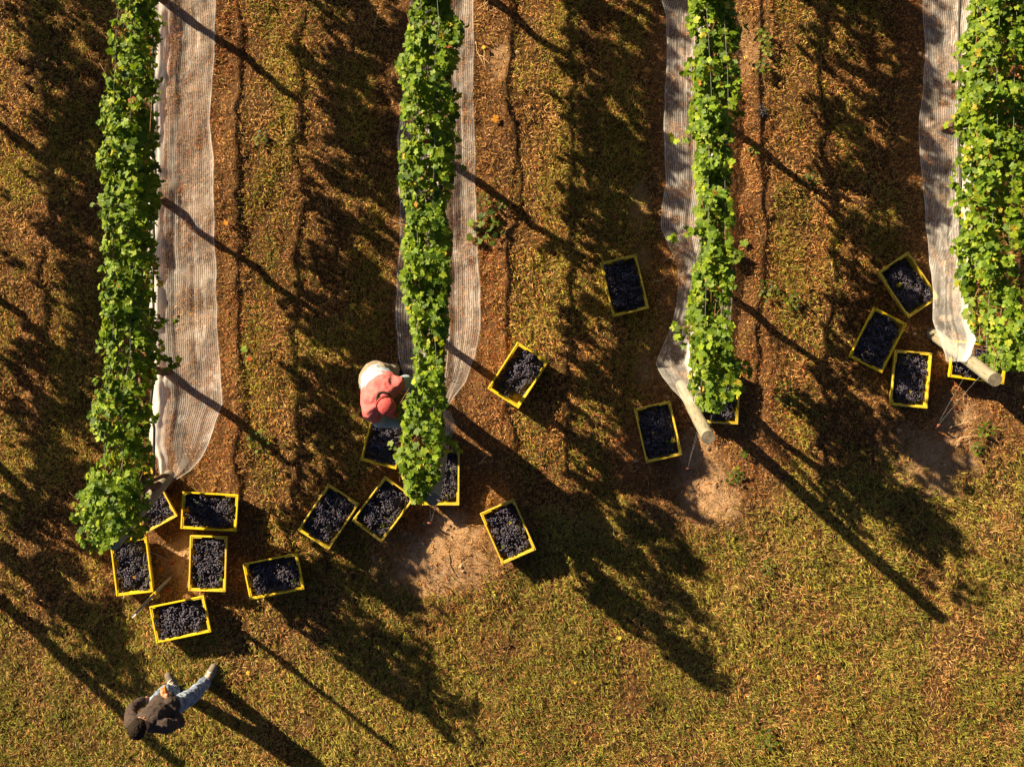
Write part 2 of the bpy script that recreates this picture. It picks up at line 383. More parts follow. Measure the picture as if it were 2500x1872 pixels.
# ------------------------------------------------------------------ clods on the worked soil
bm = bmesh.new(); bmesh.ops.create_icosphere(bm, subdivisions=1, radius=1); CV = np.array([v.co[:] for v in bm.verts]); CF = np.array([[v.index for v in f.verts] for f in bm.faces]); bm.free()
r = np.random.default_rng(77); x = r.uniform(-6.2, 6.2, 90000); y = r.uniform(-4.8, 4.8, 90000); u_, b_, h_ = zones(x, y)
k = r.random(len(x)) < (.55*b_+.07*u_)*ss(.35, .6, fbm(x, y, .2, 66)); x, y = x[k], y[k]; n_ = len(x)
rad = np.minimum(.003+r.exponential(.0058, n_), .034); pz = gh(x, y)+(fbm(x, y, .09, 31, 3)-.5)*.022*.6
V = CV[None]*rad[:, None, None]*r.uniform(.6, 1.3, (n_, 12, 1))*np.array([1, 1, .7])+np.stack([x, y, pz], 1)[:, None]
cc = (np.array([.30, .185, .11])*r.uniform(.6, 1.5, (n_, 1)))
link('soil_clods', np_mesh('soil_clods', V.reshape(-1, 3), (CF[None]+(np.arange(n_)*12)[:, None, None]).ravel(), np.full(n_*20, 3), M_litter, False, np.repeat(cc, 12, 0)), label='brown crumbs and clods of earth on the bare soil patches', cat='soil', kind='stuff')
# ------------------------------------------------------------------ leaves
ANG = [0, 13, 28, 44, 60, 76, 94, 110, 128, 148, 168]; RAD = [.54, .46, .37, .45, .50, .43, .36, .42, .45, .36, .24]
pts = [(math.sin(math.radians(a))*r, math.cos(math.radians(a))*r) for a, r in zip(ANG, RAD)]
LT = np.array([(0, -.04)] + pts + [(0, -.10)] + [(-x, y) for x, y in pts[:0:-1]])
LZ = -.30*(LT**2).sum(1)+.22*np.abs(LT[:, 0]); LT = np.concatenate([LT, LZ[:, None]], 1); NL = len(LT)
LF = np.array([(0, i, i+1 if i+1 < NL else 1) for i in range(1, NL)])[:, ::-1]
def leaf_mesh(name, P, Nn, T, size, col, mt):
    """P positions, Nn normals, T tip direction, size; one mesh"""
    Nn = Nn/np.linalg.norm(Nn, axis=1, keepdims=True); T = T-(T*Nn).sum(1, keepdims=True)*Nn
    T = T/np.maximum(np.linalg.norm(T, axis=1, keepdims=True), 1e-6); B = np.cross(T, Nn)
    n = len(P); cup = RNG.uniform(-.8, 1.5, n)
    L = LT[None]*np.ones((n, 1, 1)); L = L.copy(); L[:, :, 2] *= cup[:, None]
    L += RNG.normal(0, .018, L.shape)
    L *= size[:, None, None]
    V = P[:, None]+L[..., :1]*B[:, None]+L[..., 1:2]*T[:, None]+L[..., 2:]*Nn[:, None]
    F = (LF[None]+(np.arange(n)*NL)[:, None, None]).reshape(-1)
    return np_mesh(name, V.reshape(-1, 3), F, np.full(n*len(LF), 3), mt, False, np.repeat(col, NL, 0))
LEAFC = np.array([(.030, .066, .005), (.062, .118, .008), (.110, .180, .010), (.165, .230, .012), (.25, .29, .020)])
def leaf_cols(n, yel=.04):
    k = np.clip(RNG.beta(2, 2.2, n), 0, .999)*(len(LEAFC)-1); i = k.astype(int)
    c = LEAFC[i]+(LEAFC[i+1]-LEAFC[i])*(k-i)[:, None]
    t = RNG.random(n)
    c[t < yel] = np.array([.36, .29, .03]); c[t < yel*.22] = np.array([.34, .17, .04]); c[t < yel*.08] = np.array([.22, .06, .03])
    return c*RNG.uniform(.75, 1.35, n)[:, None]

def edges(row, Yw):
    """canopy centre x and half width at world y"""
    t = ROWS[row]; tab = t['tab']; zo, zi = 1.38, 1.0
    ys = [D(0, a, 1.35).y for a, l, r in tab]
    if t['sg'] < 0: Ls = [D(l, 0, zo).x for a, l, r in tab]; Rs = [D(r, 0, zi).x for a, l, r in tab]
    else: Ls = [D(l, 0, zi).x for a, l, r in tab]; Rs = [D(r, 0, zo).x for a, l, r in tab]
    ys, Ls, Rs = ys[::-1], Ls[::-1], Rs[::-1]
    return np.interp(Yw, ys, Ls), np.interp(Yw, ys, Rs)
# stray shoots that stick out of the canopy: row, view px, height
STRAY = [(1,(205,442),1.5),(1,(378,705),1.1),(1,(384,785),1.1),(1,(190,1108),1.5),(1,(196,1060),1.5),(1,(240,215),1.5),(1,(205,880),1.5),
 (2,(862,150),1.3),(2,(1004,68),1.3),(2,(990,208),1.2),(2,(993,345),1.35),(2,(985,300),1.0),(2,(862,345),1.4),(2,(866,400),1.4),(2,(848,972),1.5),(2,(870,1000),1.5),(2,(985,975),1.4),(2,(905,1060),1.6),(2,(858,890),1.4),(2,(915,1066),1.55),
 (3,(1460,300),1.2),(3,(1470,155),1.2),(3,(1605,75),1.3),(3,(1608,205),1.0),(3,(1600,240),1.0),(3,(1458,712),1.4),(3,(1466,735),1.4),(3,(1612,790),1.3),(3,(1622,800),1.2),(3,(1600,835),1.5),(3,(1462,510),1.3),
 (4,(2050,170),1.2),(4,(2048,268),1.2),(4,(2062,440),1.3),(4,(2205,430),1.5),(4,(2208,470),1.5),(4,(2055,530),1.5)]
vine_n = 0; ORD = ['first', 'second', 'third', 'fourth', 'fifth', 'sixth']
RNAME = {1:'leftmost vine row', 2:"red-shirted picker's row", 3:'third vine row', 4:'right edge vine row', 0:'vine row left of the frame'}
def make_vine(row, i):
    t = ROWS[row]; ys = t['trunks']; yb = dyw(ys[i]); xb = dx(t['xb'])
    y_lo = D(0, t['end'], 1.35).y if i == 0 else (dyw(ys[i])+dyw(ys[i-1]))/2
    y_hi = (dyw(ys[i])+dyw(ys[i+1]))/2 if i+1 < len(ys) else yb+1.0
    z0 = g1(xb, yb)
    lab = {0:'nearest the end post'}.get(i, '%s from the end post' % ORD[i])
    e = empty('grapevine', (xb, yb, z0), label='grapevine in the %s, %s' % (RNAME[row], lab), cat='grapevine', group='grapevines trained along the rows')
    off = np.array([xb, yb, z0])
    # trunk
    mb = MB(); px = xb+random.uniform(-.03, .03)
    P = [Vector((random.gauss(0, .012)+.03*math.sin(k*1.3+row), random.gauss(0, .012), -.05+k*.105)) for k in range(10)]
    mb.tube(P, [.045-.0014*k+random.uniform(0, .008) for k in range(10)], 8, jit=.12)
    if (row+i) % 5 == 1: mb.tube([Vector((.02, .05, -.05)), Vector((.05, .09, .3)), Vector((.02, .06, .7)), Vector((0, .02, .88))], [.03, .026, .024, .02], 7, jit=.12)
    mb.build('trunk', M_bark, e, True)
    mb = MB()
    for (ya, sgn) in ((y_lo+.1, -1), (y_hi, 1)):
        k = 8; mb.tube([(random.gauss(0, .01), (ya-yb)*j/k, .86+random.gauss(0, .012)+.02*math.sin(j)) for j in range(k+1)], [.026-.0012*j for j in range(k+1)], 7, jit=.15)
    mb.build('cordon', M_bark, e, True)
    # canes
    mb = MB(); nc = int((y_hi-y_lo)*11); L_, R_ = edges(row, np.array([yb]))
    for j in range(nc):
        yy = random.uniform(y_lo+.05, y_hi); l, r = edges(row, np.array([yy])); c = float(l[0]+r[0])/2; hw = float(r[0]-l[0])/2
        x1 = c+random.uniform(-.95, .95)*hw
        P = [Vector((0, yy-yb, .86)), Vector(((x1-xb)*.5+random.gauss(0, .03), yy-yb+random.gauss(0, .06), 1.2-z0)), Vector((x1-xb, yy-yb+random.gauss(0, .12), random.uniform(1.25, 1.5)-z0)),
             Vector((x1-xb+random.gauss(0, .08), yy-yb+random.gauss(0, .18), random.uniform(1.35, 1.62)-z0))]
        mb.tube(P, [.0055, .005, .004, .0025], 5)
    for (rw, pp, zz) in STRAY:
        q = D(*pp, zz)
        if rw == row and y_lo <= q.y < y_hi:
            l, r = edges(row, np.array([q.y])); c = float(l[0]+r[0])/2
            mb.tube([Vector((c-xb, q.y+.12-yb, zz-.1-z0)), Vector(((c*.5+q.x*.5)-xb, q.y+.05-yb, zz+.03-z0)), Vector((q.x-xb, q.y-yb, zz-z0))], [.004, .0035, .0025], 5)
    mb.build('cane', M_cane, e, True) if nc > 3 else None
    # foliage
    Ln = y_hi-y_lo; n = int(Ln*(1900 if row != 4 else 2100))
    y = RNG.uniform(y_lo, y_hi, n); lo, hi = edges(row, y); c = (lo+hi)/2; hw = np.maximum((hi-lo)/2-.03, .05)
    edge = fbm(y, y*0+row*7, .34, 91)-.5; edge2 = fbm(y, y*0+row*7+40, .34, 92)-.5
    ztop = 1.43+.50*(fbm(y, y*0+row, .20, 93, 3))+(.30*(1-ss(.25, .9, y-y_lo)) if i == 0 else 0); zbot = .93+.70*(fbm(y, y*0+row+9, .17, 94, 3)-.5)
    a = RNG.beta(1.25, .95, n); z = zbot+(ztop-zbot)*a
    bel = .80+.28*np.sin(np.clip((z-.7)/1.1, 0, 1)*np.pi*.9)                 # a little narrower at the foot
    s = RNG.uniform(-1, 1, n); s = np.sign(s)*np.abs(s)**.80
    wl = hw*(1.0+edge*1.1)*bel; wr = hw*(1.0+edge2*1.1)*bel
    x = c+np.where(s < 0, s*wl, s*wr)
    # clumping: pull leaves in y/z toward shoot lines, leaves gaps
    keep = fbm(y*.9+x*.9, z+x*1.3+row*13, .16, 95, 3)+.07*RNG.random(n) > (.495 if row != 4 else .46)
    x, y, z, s = [v[keep] for v in (x, y, z, s)]
    # sparser bunch at the row end and lower hanging leaves
    P = [np.stack([x, y, z], 1)]
    for (rw, pp, zz) in STRAY:
        q = D(*pp, zz)
        if rw == row and y_lo <= q.y < y_hi:
            l, r = edges(row, np.array([q.y])); cc_ = Vector((float(l[0]+r[0])/2, q.y+.1, zz)); m_ = 16
            tt = RNG.uniform(.35, 1.02, m_)[:, None]
            P.append(np.array(cc_)*(1-tt)+np.array(q)*tt+RNG.normal(0, .042, (m_, 3)))
    P = np.concatenate(P); n = len(P); sd_ = np.concatenate([s, np.zeros(n-len(s))])
    up = np.clip((P[:, 2]-.9)/.9, 0, 1)
    Nn = np.stack([sd_*(1.1-.6*up)-.30, np.full(n, .22), .45+.75*up], 1)+RNG.normal(0, .48, (n, 3)); Nn[:, 2] = np.abs(Nn[:, 2])*.9+.05
    T = np.stack([sd_*.8, np.zeros(n)-.1, -.7*np.ones(n)], 1)+RNG.normal(0, .6, (n, 3))
    size = RNG.uniform(.038, .10, n)
    me = leaf_mesh('foliage', P-off, Nn, T, size, leaf_cols(n, .014 if row != 4 else .035), M_leaf)
    link('foliage', me, e)
for row in (1, 2, 3, 4, 0):
    for i in range(len(ROWS[row]['trunks'])): make_vine(row, i)

# ------------------------------------------------------------------ trellis posts, wires, hoses
PLAB = {1:'sawn grey wooden end post rising beside the crate at the leftmost row', 2:'wooden end post mostly hidden by leaves of the row beside the picker',
        3:'leaning pale wooden end post below the torn net, third row', 4:'long leaning wooden end post crossing the crate at the right', 0:'wooden end post of the row left of the frame'}
for s in (1, 2, 3, 4, 0):
    top = D(*POST_TOP[s], 1.75); base = Vector((top.x+(.02 if s != 3 else -.02), top.y+.56, 0)); base.z = g1(base.x, base.y)-.15
    ax_ = (top-base); L = ax_.length; e = empty('end_post', base, label=PLAB[s], cat='post', group='end posts of the trellis')
    e.rotation_euler = ax_.to_track_quat('Z', 'Y').to_euler()
    mb = MB(); k = 14; mb.tube([(random.gauss(0, .0018), random.gauss(0, .0018), L*j/k) for j in range(k+1)], [.066+random.uniform(-.0015, .0015) for j in range(k+1)], 28, cap=False)
    mb.build('shaft', M_post, e, True)
    mb = MB(); vs = [(0, 0, L+.001)]+[(math.cos(a)*.066, math.sin(a)*.066, L) for a in [2*math.pi*j/28 for j in range(28)]]
    mb.add(vs, [(0, 1+j, 1+(j+1) % 28) for j in range(28)])
    o = mb.build('sawn_end', M_postend, e); 
    inv = (Matrix.Translation(base) @ e.rotation_euler.to_matrix().to_4x4()).inverted()
    an = W(*ANCHOR[s], 0); an.z = g1(an.x, an.y)
    for q, (zz, sidex) in enumerate(((1.50, -.05), (1.05, .05))):
        f = (zz-base.z)/(top.z-base.z); pt = base.lerp(top, f)+Vector((sidex, -.04, 0)); mb = MB()
        pts_ = [pt.lerp(an, j/8)-Vector((0, 0, .02*math.sin(math.pi*j/8))) for j in range(9)]
        mb.tube([inv @ p for p in pts_], .0013, 5); mb.build('guy_wire', M_wire, e, True)
    mb = MB(); mb.tube([inv @ (an+Vector((0, .03, .10))), inv @ (an-Vector((0, .02, .1)))], [.011, .013], 7); mb.tube([inv @ (an+Vector((.02, .03, .10))), inv @ (an+Vector((-.025, .035, .105)))], .009, 6)
    mb.build('anchor_rod', M_red, e, True)
WL = {1:'leftmost vine row', 2:"picker's vine row", 3:'third vine row', 4:'right-edge vine row', 0:'vine row off the left edge'}
for s in (1, 2, 3, 4, 0):
    top = D(*POST_TOP[s], 1.75)
    for k, offx in enumerate((-.09, .075)):
        mb = MB(); P = []
        for yy in np.arange(top.y+.05, 8.6, .35):
            l, r = edges(s, np.array([yy])); c = float(l[0]+r[0])/2
            c = top.x+(c-top.x)*min(1, (yy-top.y)/1.0)
            P.append((c+offx*min(1, .3+(yy-top.y)/.6)+random.gauss(0, .004), yy, 1.56+.02*min(1, (yy-top.y)/.5)+random.gauss(0, .006)))
        mb.tube(P, .0012, 5); mb.build('trellis_wire', M_wire, smooth=True, label='thin %s catch wire along the top of the %s' % (('left', 'right')[k], WL[s]), cat='wire', group='trellis catch wires')
    mb = MB(); P = [(dx(ROWS[s]['xb'])+random.gauss(0, .008), yy, .50+.02*math.sin(yy*2+s)+random.gauss(0, .004)) for yy in np.arange(top.y+.55, 8.4, .25)]
    mb.tube(P, .014, 8); mb.build('drip_hose', M_hose, smooth=True, label='black irrigation hose strung under the %s' % WL[s], cat='hose', group='drip hoses under the vines')

# ------------------------------------------------------------------ bird nets
def net(tab, zin, zout, inner, label, dens_in=.35, hem=.16, fold=.03, seed=0, zend=None, thread=.020):
    """tab: photo px (y, xl, xr, extra z).  inner: which edge lies under the vines ('l' or 'r')"""
    ys = np.array([W(0, t[0]).y for t in tab])[::-1]
    random.seed(seed)
    def iv(k, yy): return np.interp(yy, ys, np.array([t[k] for t in tab], float)[::-1])
    yy = np.arange(ys[0], ys[-1], .03); nu = 40; U, Yg = np.meshgrid(np.linspace(0, 1, nu), yy)
    xl, xr, ez = iv(1, Yg), iv(2, Yg), iv(3, Yg)
    ui = 1-U if inner == 'l' else U                            # 1 at the inner edge
    Zr = zout+(zin-zout)*ss(.45, 1.0, ui)+ez
    Zr = Zr+fold*(fbm(U*9, Yg*.55, 1, 300+seed, 3)-.5)*2*(.3+ui)+.02*(fbm(U*3, Yg*3, 1, 340+seed, 3)-.5)
    px_ = xl+(xr-xl)*U; px_ = px_+(fbm(U*2, Yg*4, 1, 360+seed)-.5)*6
    k = (1-Zr/H)/PXM; Xw = (px_-1250)*k
    Yw = Yg*(1-Zr/H)
    Zr = Zr+gh(Xw, Yw)+.012
    wid = float(np.median((xr-xl)/PXM)); V = np.stack([Xw, Yw, Zr], -1).reshape(-1, 3)
    UV = np.stack([U*wid/thread*1.0, Yg], -1).reshape(-1, 2)
    D_ = dens_in*ss(.70, .86, ui)+hem*(1-ss(0, .07, ui))-.06
    fl = fbm(U*7+seed, Yg*.8, 1, 380+seed, 4); fl = fbm(U*2.2+seed, Yg*1.3, 1, 380+seed, 4); D_ = D_+.30*np.exp(-((fl-.5)/.007)**2)+.22*np.exp(-((fl-.40)/.006)**2)
    D_ = D_+.04*ss(.0, .5, np.maximum(0, ez-.1))
    nyy = len(yy); idx = np.arange(nyy*nu).reshape(nyy, nu)
    q = np.stack([idx[:-1, :-1], idx[:-1, 1:], idx[1:, 1:], idx[1:, :-1]], -1).reshape(-1, 4)
    me = np_mesh('bird_net', V, q.ravel(), np.full(len(q), 4), M_net, True, None, UV, D_.ravel())
    return link('bird_net', me, label=label, cat='net', group='white bird nets lowered under the vines')
net([(-700,372,530,0),(0,374,528,0),(100,376,527,0),(200,376,521,0),(300,372,514,0),(400,366,523,0),(500,362,527,0),(590,362,524,0),(700,366,530,0),(800,362,533,0),(900,374,538,0),(985,369,544,.02),(1030,366,525,.05),(1080,366,510,.06),(1120,384,490,.06),(1150,388,466,.05),(1188,396,402,.03)],
    .10, .03, 'l', 'long white bird net spread on the ground beside the leftmost row', .62, .24, .035, 1, None, .0215)
net([(-700,1012,1075,0),(0,1004,1070,0),(70,996,1070,0),(150,988,1070,0),(250,984,1070,0),(340,969,1070,0),(440,972,1070,0),(600,975,1070,0),(700,967,1070,0),(800,966,1070,0),(860,972,1060,0),(930,990,1040,0),(965,1010,1020,0)],
    .14, .05, 'r', 'narrow white net strip left of the vines, ending at the red-shirted picker', .1, .16, .02, 2)
net([(-700,1070,1155,0),(0,1062,1155,0),(120,1062,1158,0),(230,1062,1155,0),(320,1062,1159,0),(400,1062,1160,0),(500,1062,1163,0),(600,1062,1165,0),(700,1062,1172,0),(800,1062,1173,0),(870,1062,1162,0),(930,1066,1138,0),(965,1070,1112,.05),(992,1080,1096,.08)],
    .10, .03, 'l', "white net right of the picker's row with its rounded lower end", .2, .18, .025, 3)
net([(1000,1080,1098,0),(1025,1082,1110,0),(1050,1084,1112,0),(1075,1088,1100,0)], .85, .8, 'l', "small torn scrap of white net hanging by the crate at the picker's row end", .1, .3, .01, 4)
net([(-700,1615,1740,0),(0,1612,1730,0),(40,1624,1730,0),(100,1627,1730,0),(200,1624,1730,0),(290,1618,1740,0),(400,1622,1745,0),(450,1625,1745,0),(500,1615,1740,0),(555,1609,1738,0),(600,1630,1740,0),(650,1650,1745,.02),(700,1655,1720,.04),(750,1649,1715,.05),(800,1638,1713,.05),(850,1616,1695,.05),(888,1599,1695,.05),(920,1615,1702,.3),(950,1638,1708,.56),(972,1660,1714,.74),(992,1684,1718,.82)],
    .20, .06, 'r', 'rumpled white net bulging out left of the third vine row', .60, .20, .05, 5)
net([(690,1745,1776,0),(720,1745,1784,0),(760,1745,1782,0),(800,1748,1780,0),(850,1755,1774,0)], .5, .35, 'l', 'short piece of white net showing right of the third vine row', .2, .2, .02, 6)
net([(-700,2250,2392,0),(0,2253,2390,0),(80,2256,2382,0),(150,2258,2380,0),(250,2244,2378,0),(340,2242,2378,0),(430,2246,2378,0),(500,2256,2370,0),(600,2263,2375,.1),(640,2268,2385,.22),(700,2277,2365,.45),(780,2276,2367,.70),(830,2293,2379,.85),(865,2300,2364,.90),(883,2303,2350,.92)],
    .24, .06, 'r', 'white net pulled tight over the leaning post at the right', .38, .2, .035, 7)

# ------------------------------------------------------------------ crates
CL, CW, CHT = .607, .404, .185
def crate_parts(e):
    mb = MB(); t = .006; tp = .87                       # tapered walls as a shell
    def rect(l, w_, z): return [(-l/2, -w_/2, z), (l/2, -w_/2, z), (l/2, w_/2, z), (-l/2, w_/2, z)]
    zs = [(0.012, tp), (CHT*.5, .935), (CHT-.012, 1.0)]
    outer = [rect((CL-.014)*k, (CW-.014)*k, z) for z, k in zs]; inner = [rect((CL-.014)*k-2*t, (CW-.014)*k-2*t, z) for z, k in [(.02, tp)]+zs[1:]]
    vs = [p for r in outer for p in r]+[p for r in inner for p in r]; fs = []
    for i in range(2):
        for k in range(4):
            a, b_ = i*4+k, i*4+(k+1) % 4; fs.append((a, b_, b_+4, a+4)); a += 12; b_ += 12; fs.append((b_, a, a+4, b_+4))
    fs += [(3, 2, 1, 0), (12, 13, 14, 15)]
    for k in range(4): fs.append((8+k, 8+(k+1) % 4, 20+(k+1) % 4, 20+k))
    mb.add(vs, fs)
    # outside ribs
    for k in range(7):
        x = -CL/2+.06+k*(CL-.12)/6
        for sy in (-1, 1): mb.box((x, sy*(CW/2-.014), CHT-.035), (.008, .012, .05))
    for k in range(5):
        y = -CW/2+.05+k*(CW-.10)/4
        for sx in (-1, 1): mb.box((sx*(CL/2-.014), y, CHT-.035), (.012, .008, .05))
    mb.build('body', M_crate, e)
    mb = MB(); rw = .017
    for sy in (-1, 1): mb.box((0, sy*(CW/2-rw/2), CHT-.006), (CL, rw, .014)); mb.box((0, sy*(CW/2-.0035), CHT-.024), (CL-.004, .006, .022))
    for sx in (-1, 1): mb.box((sx*(CL/2-rw/2), 0, CHT-.006), (rw, CW-2*rw, .014)); mb.box((sx*(CL/2-.0035), 0, CHT-.024), (.006, CW-.01, .022))
    mb.build('rim', M_crate, e, bevel=.003)
    for sx in (-1, 1):
        for sy in (-1, 1):
            mb = MB(); ll = .125 if sx*sy > 0 else .05; lw = .10
            mb.box((sx*(CL/2-rw-ll/2), sy*(CW/2-rw-.0065), CHT-.012), (ll, .013, .018))
            mb.box((sx*(CL/2-rw-.007), sy*(CW/2-rw-.013-lw/2), CHT-.012), (.014, lw, .018))
            mb.build('corner_ledge', M_crate, e, bevel=.003)
    for sx, sy in ((-1, -1), (-1, 1), (1, -1)):
        mb = MB(); mb.tube([(sx*(CL/2-.016), sy*(CW/2-.016), CHT-.002), (sx*(CL/2-.016), sy*(CW/2-.016), CHT+.0025)], .0062, 10)  # solid dark plugs; the shade inside the holes is put into their colour
        mb.build('peg_hole_shade', M_hole, e)
# berries
bm = bmesh.new(); bmesh.ops.create_icosphere(bm, subdivisions=1, radius=1); bm.verts.ensure_lookup_table()
BV = np.array([v.co[:] for v in bm.verts]); BF = np.array([[v.index for v in f.verts] for f in bm.faces]); bm.free()
def grape_mesh(seed, fill=None):
    r = np.random.default_rng(seed); P = []; BB = []
    li, wi = CL-.062, CW-.062; top = CHT-.072
    for lay, (zz, nb) in enumerate(((top-.045, 35), (top, 35))):
        for k in range(nb):
            gx = (k % 7+.5)/7-.5; gy = (k//7+.5)/5-.5
            x0 = gx*li*.98+r.normal(0, .018); y0 = gy*wi*.98+r.normal(0, .018)
            if fill is not None and fill(x0/li, y0/wi, lay): continue
            hz = zz+.018*math.cos(x0/li*2.6)*math.cos(y0/wi*2.6)+r.normal(0, .020)
            an = r.uniform(0, 6.28); a_, b_ = r.uniform(.055, .085), r.uniform(.028, .042); m_ = 56
            ph = r.uniform(0, 6.28, m_); ct = r.uniform(-1, 1, m_); st = np.sqrt(1-ct*ct)
            q = np.stack([ct*a_, st*np.cos(ph)*b_*(1-.35*ct), st*np.sin(ph)*b_*(1-.3*ct)], 1)*r.uniform(.8, 1.05, m_)[:, None]
            R = np.array([[math.cos(an), -math.sin(an), 0], [math.sin(an), math.cos(an), 0], [0, 0, 1]]); tl_ = r.normal(0, .25)
            R2 = np.array([[math.cos(tl_), 0, math.sin(tl_)], [0, 1, 0], [-math.sin(tl_), 0, math.cos(tl_)]])
            q = q@R2.T@R.T+np.array([x0, y0, hz]); q = q[q[:, 2] > max(hz-.03, .03)]
            P.append(q); BB.append(np.full(len(q), r.uniform(.5, 2.6)))
    P = np.concatenate(P); BB = np.concatenate(BB); P[:, 0] = np.clip(P[:, 0], -li/2, li/2); P[:, 1] = np.clip(P[:, 1], -wi/2, wi/2); n = len(P)
    rad = r.uniform(.0074, .0098, n)
    c = np.array([[.008, .006, .012]])*r.uniform(.6, 1.8, (n, 1))*BB[:, None]+np.array([[.018, .002, .006]])*r.random((n, 1))
    V = (P[:, None]+BV[None]*rad[:, None, None]).reshape(-1, 3); F = (BF[None]+(np.arange(n)*len(BV))[:, None, None]).ravel()
    return np_mesh('grapes', V, F, np.full(n*len(BF), 3), M_grape, True, np.repeat(c, len(BV), 0))
def stem_mesh(seed):
    mb = MB(); r = random.Random(seed); a = r.uniform(0, 6.28); d = Vector((math.cos(a), math.sin(a), 0))
    mb.tube([Vector(), d*.02+Vector((0, 0, .008)), d*.045], [.0024, .002, .0013], 5)
    o = mb.build('stem', M_stem); me = o.data; bpy.data.objects.remove(o); return me
M_stem = speckled('rachis', (.12, .10, .02), (.26, .22, .06), 40, .7)
BASEF = MB()
GM = [grape_mesh(100+k) for k in range(4)]; GS = [stem_mesh(k) for k in range(4)]
PARTIAL = grape_mesh(150, lambda u_, v_, lay: (lay == 1 and (u_ > .12 or v_ < -.28)) or (u_ > .30 and v_ > .05) or v_ < -.42)
proto = empty('harvest_crate', (0, 0, 0)); crate_parts(proto); PARTS = list(proto.children)
def crate(e, first=[True]):
    if first[0]: first[0] = False; return proto
    c = proto.copy(); C.objects.link(c)
    for p in PARTS: q_ = p.copy(); C.objects.link(q_); q_.parent = c
    return c
def Z2(x, y): return (150+x/3.185, 1080+y/3.185)
def Z4(x, y): return (700+x/2.906, 830+y/2.906)
def R2(x, y): return (1400+x/2.76, 560+y/2.76)
def R3(x, y): return (1980+x/2.76, 560+y/2.76)
CR = [
 (Z2,[(689,188),(900,575),(650,720),(439,333)],'yellow crate half hidden under the leaves at the end of the leftmost row'),
 (Z2,[(930,380),(1382,405),(1360,697),(912,670)],'crosswise yellow crate with a diagonal shadow over its grapes, right of the half hidden crate'),
 (Z2,[(990,715),(1292,730),(1276,1167),(978,1152)],'fully sunlit upright yellow crate in the middle of the bottom left cluster'),
 (Z2,[(370,755),(660,732),(712,1172),(422,1195)],'shaded yellow crate touching the sawn post top at the leftmost row'),
 (Z2,[(675,1282),(1105,1190),(1167,1475),(735,1560)],'yellow crate lowest in the photo, just under the perforated metal stake'),
 (Z2,[(1402,942),(1840,857),(1890,1140),(1457,1230)],'tilted yellow crate alone at the right of the bottom left cluster, half its grapes sunlit'),
 (Z4,[(290,1020),(513,1162),(295,1493),(73,1350)],'shaded slanting yellow crate, left one of the touching pair below the picker'),
 (Z4,[(698,962),(902,1125),(668,1440),(460,1280)],'shaded slanting yellow crate, right one of the touching pair below the picker'),
 (Z4,[(622,468),(877,535),(775,922),(520,855)],'yellow crate partly under the red-shirted picker and the leaves'),
 (Z4,[(962,770),(1230,775),(1228,1177),(960,1172)],"yellow crate tucked under the leafy end of the picker's row"),
 (Z4,[(1610,1125),(1768,1487),(1530,1592),(1370,1230)],'brightly lit yellow crate heaped with grapes beside the big post shadow'),
 (Z4,[(1640,10),(1857,150),(1640,488),(1422,345)],'partly empty yellow crate with its bare floor showing'),
 (R2,[(180,230),(425,158),(512,525),(270,597)],'shaded yellow crate alone in the alley, highest of the middle ones'),
 (R2,[(405,1205),(655,1153),(738,1523),(490,1575)],'yellow crate left of the leaning post of the third row'),
 (R2,[(873,920),(1138,935),(1118,1318),(853,1300)],'yellow crate under the leafy end of the third row, right of the post'),
 (R3,[(445,288),(658,145),(868,460),(658,597)],'yellow crate whose corner is covered by the white net at the right'),
 (R3,[(430,520),(650,638),(478,975),(258,855)],'slanting yellow crate, leftmost of the three near the right edge net'),
 (R3,[(568,808),(828,830),(795,1212),(530,1190)],'nearly upright yellow crate, lowest of the three near the right edge net'),
 (R3,[(957,738),(1342,790),(1310,1052),(925,1000)],'yellow crate crossed by the leaning wooden post at the right'),
]
CENT = []
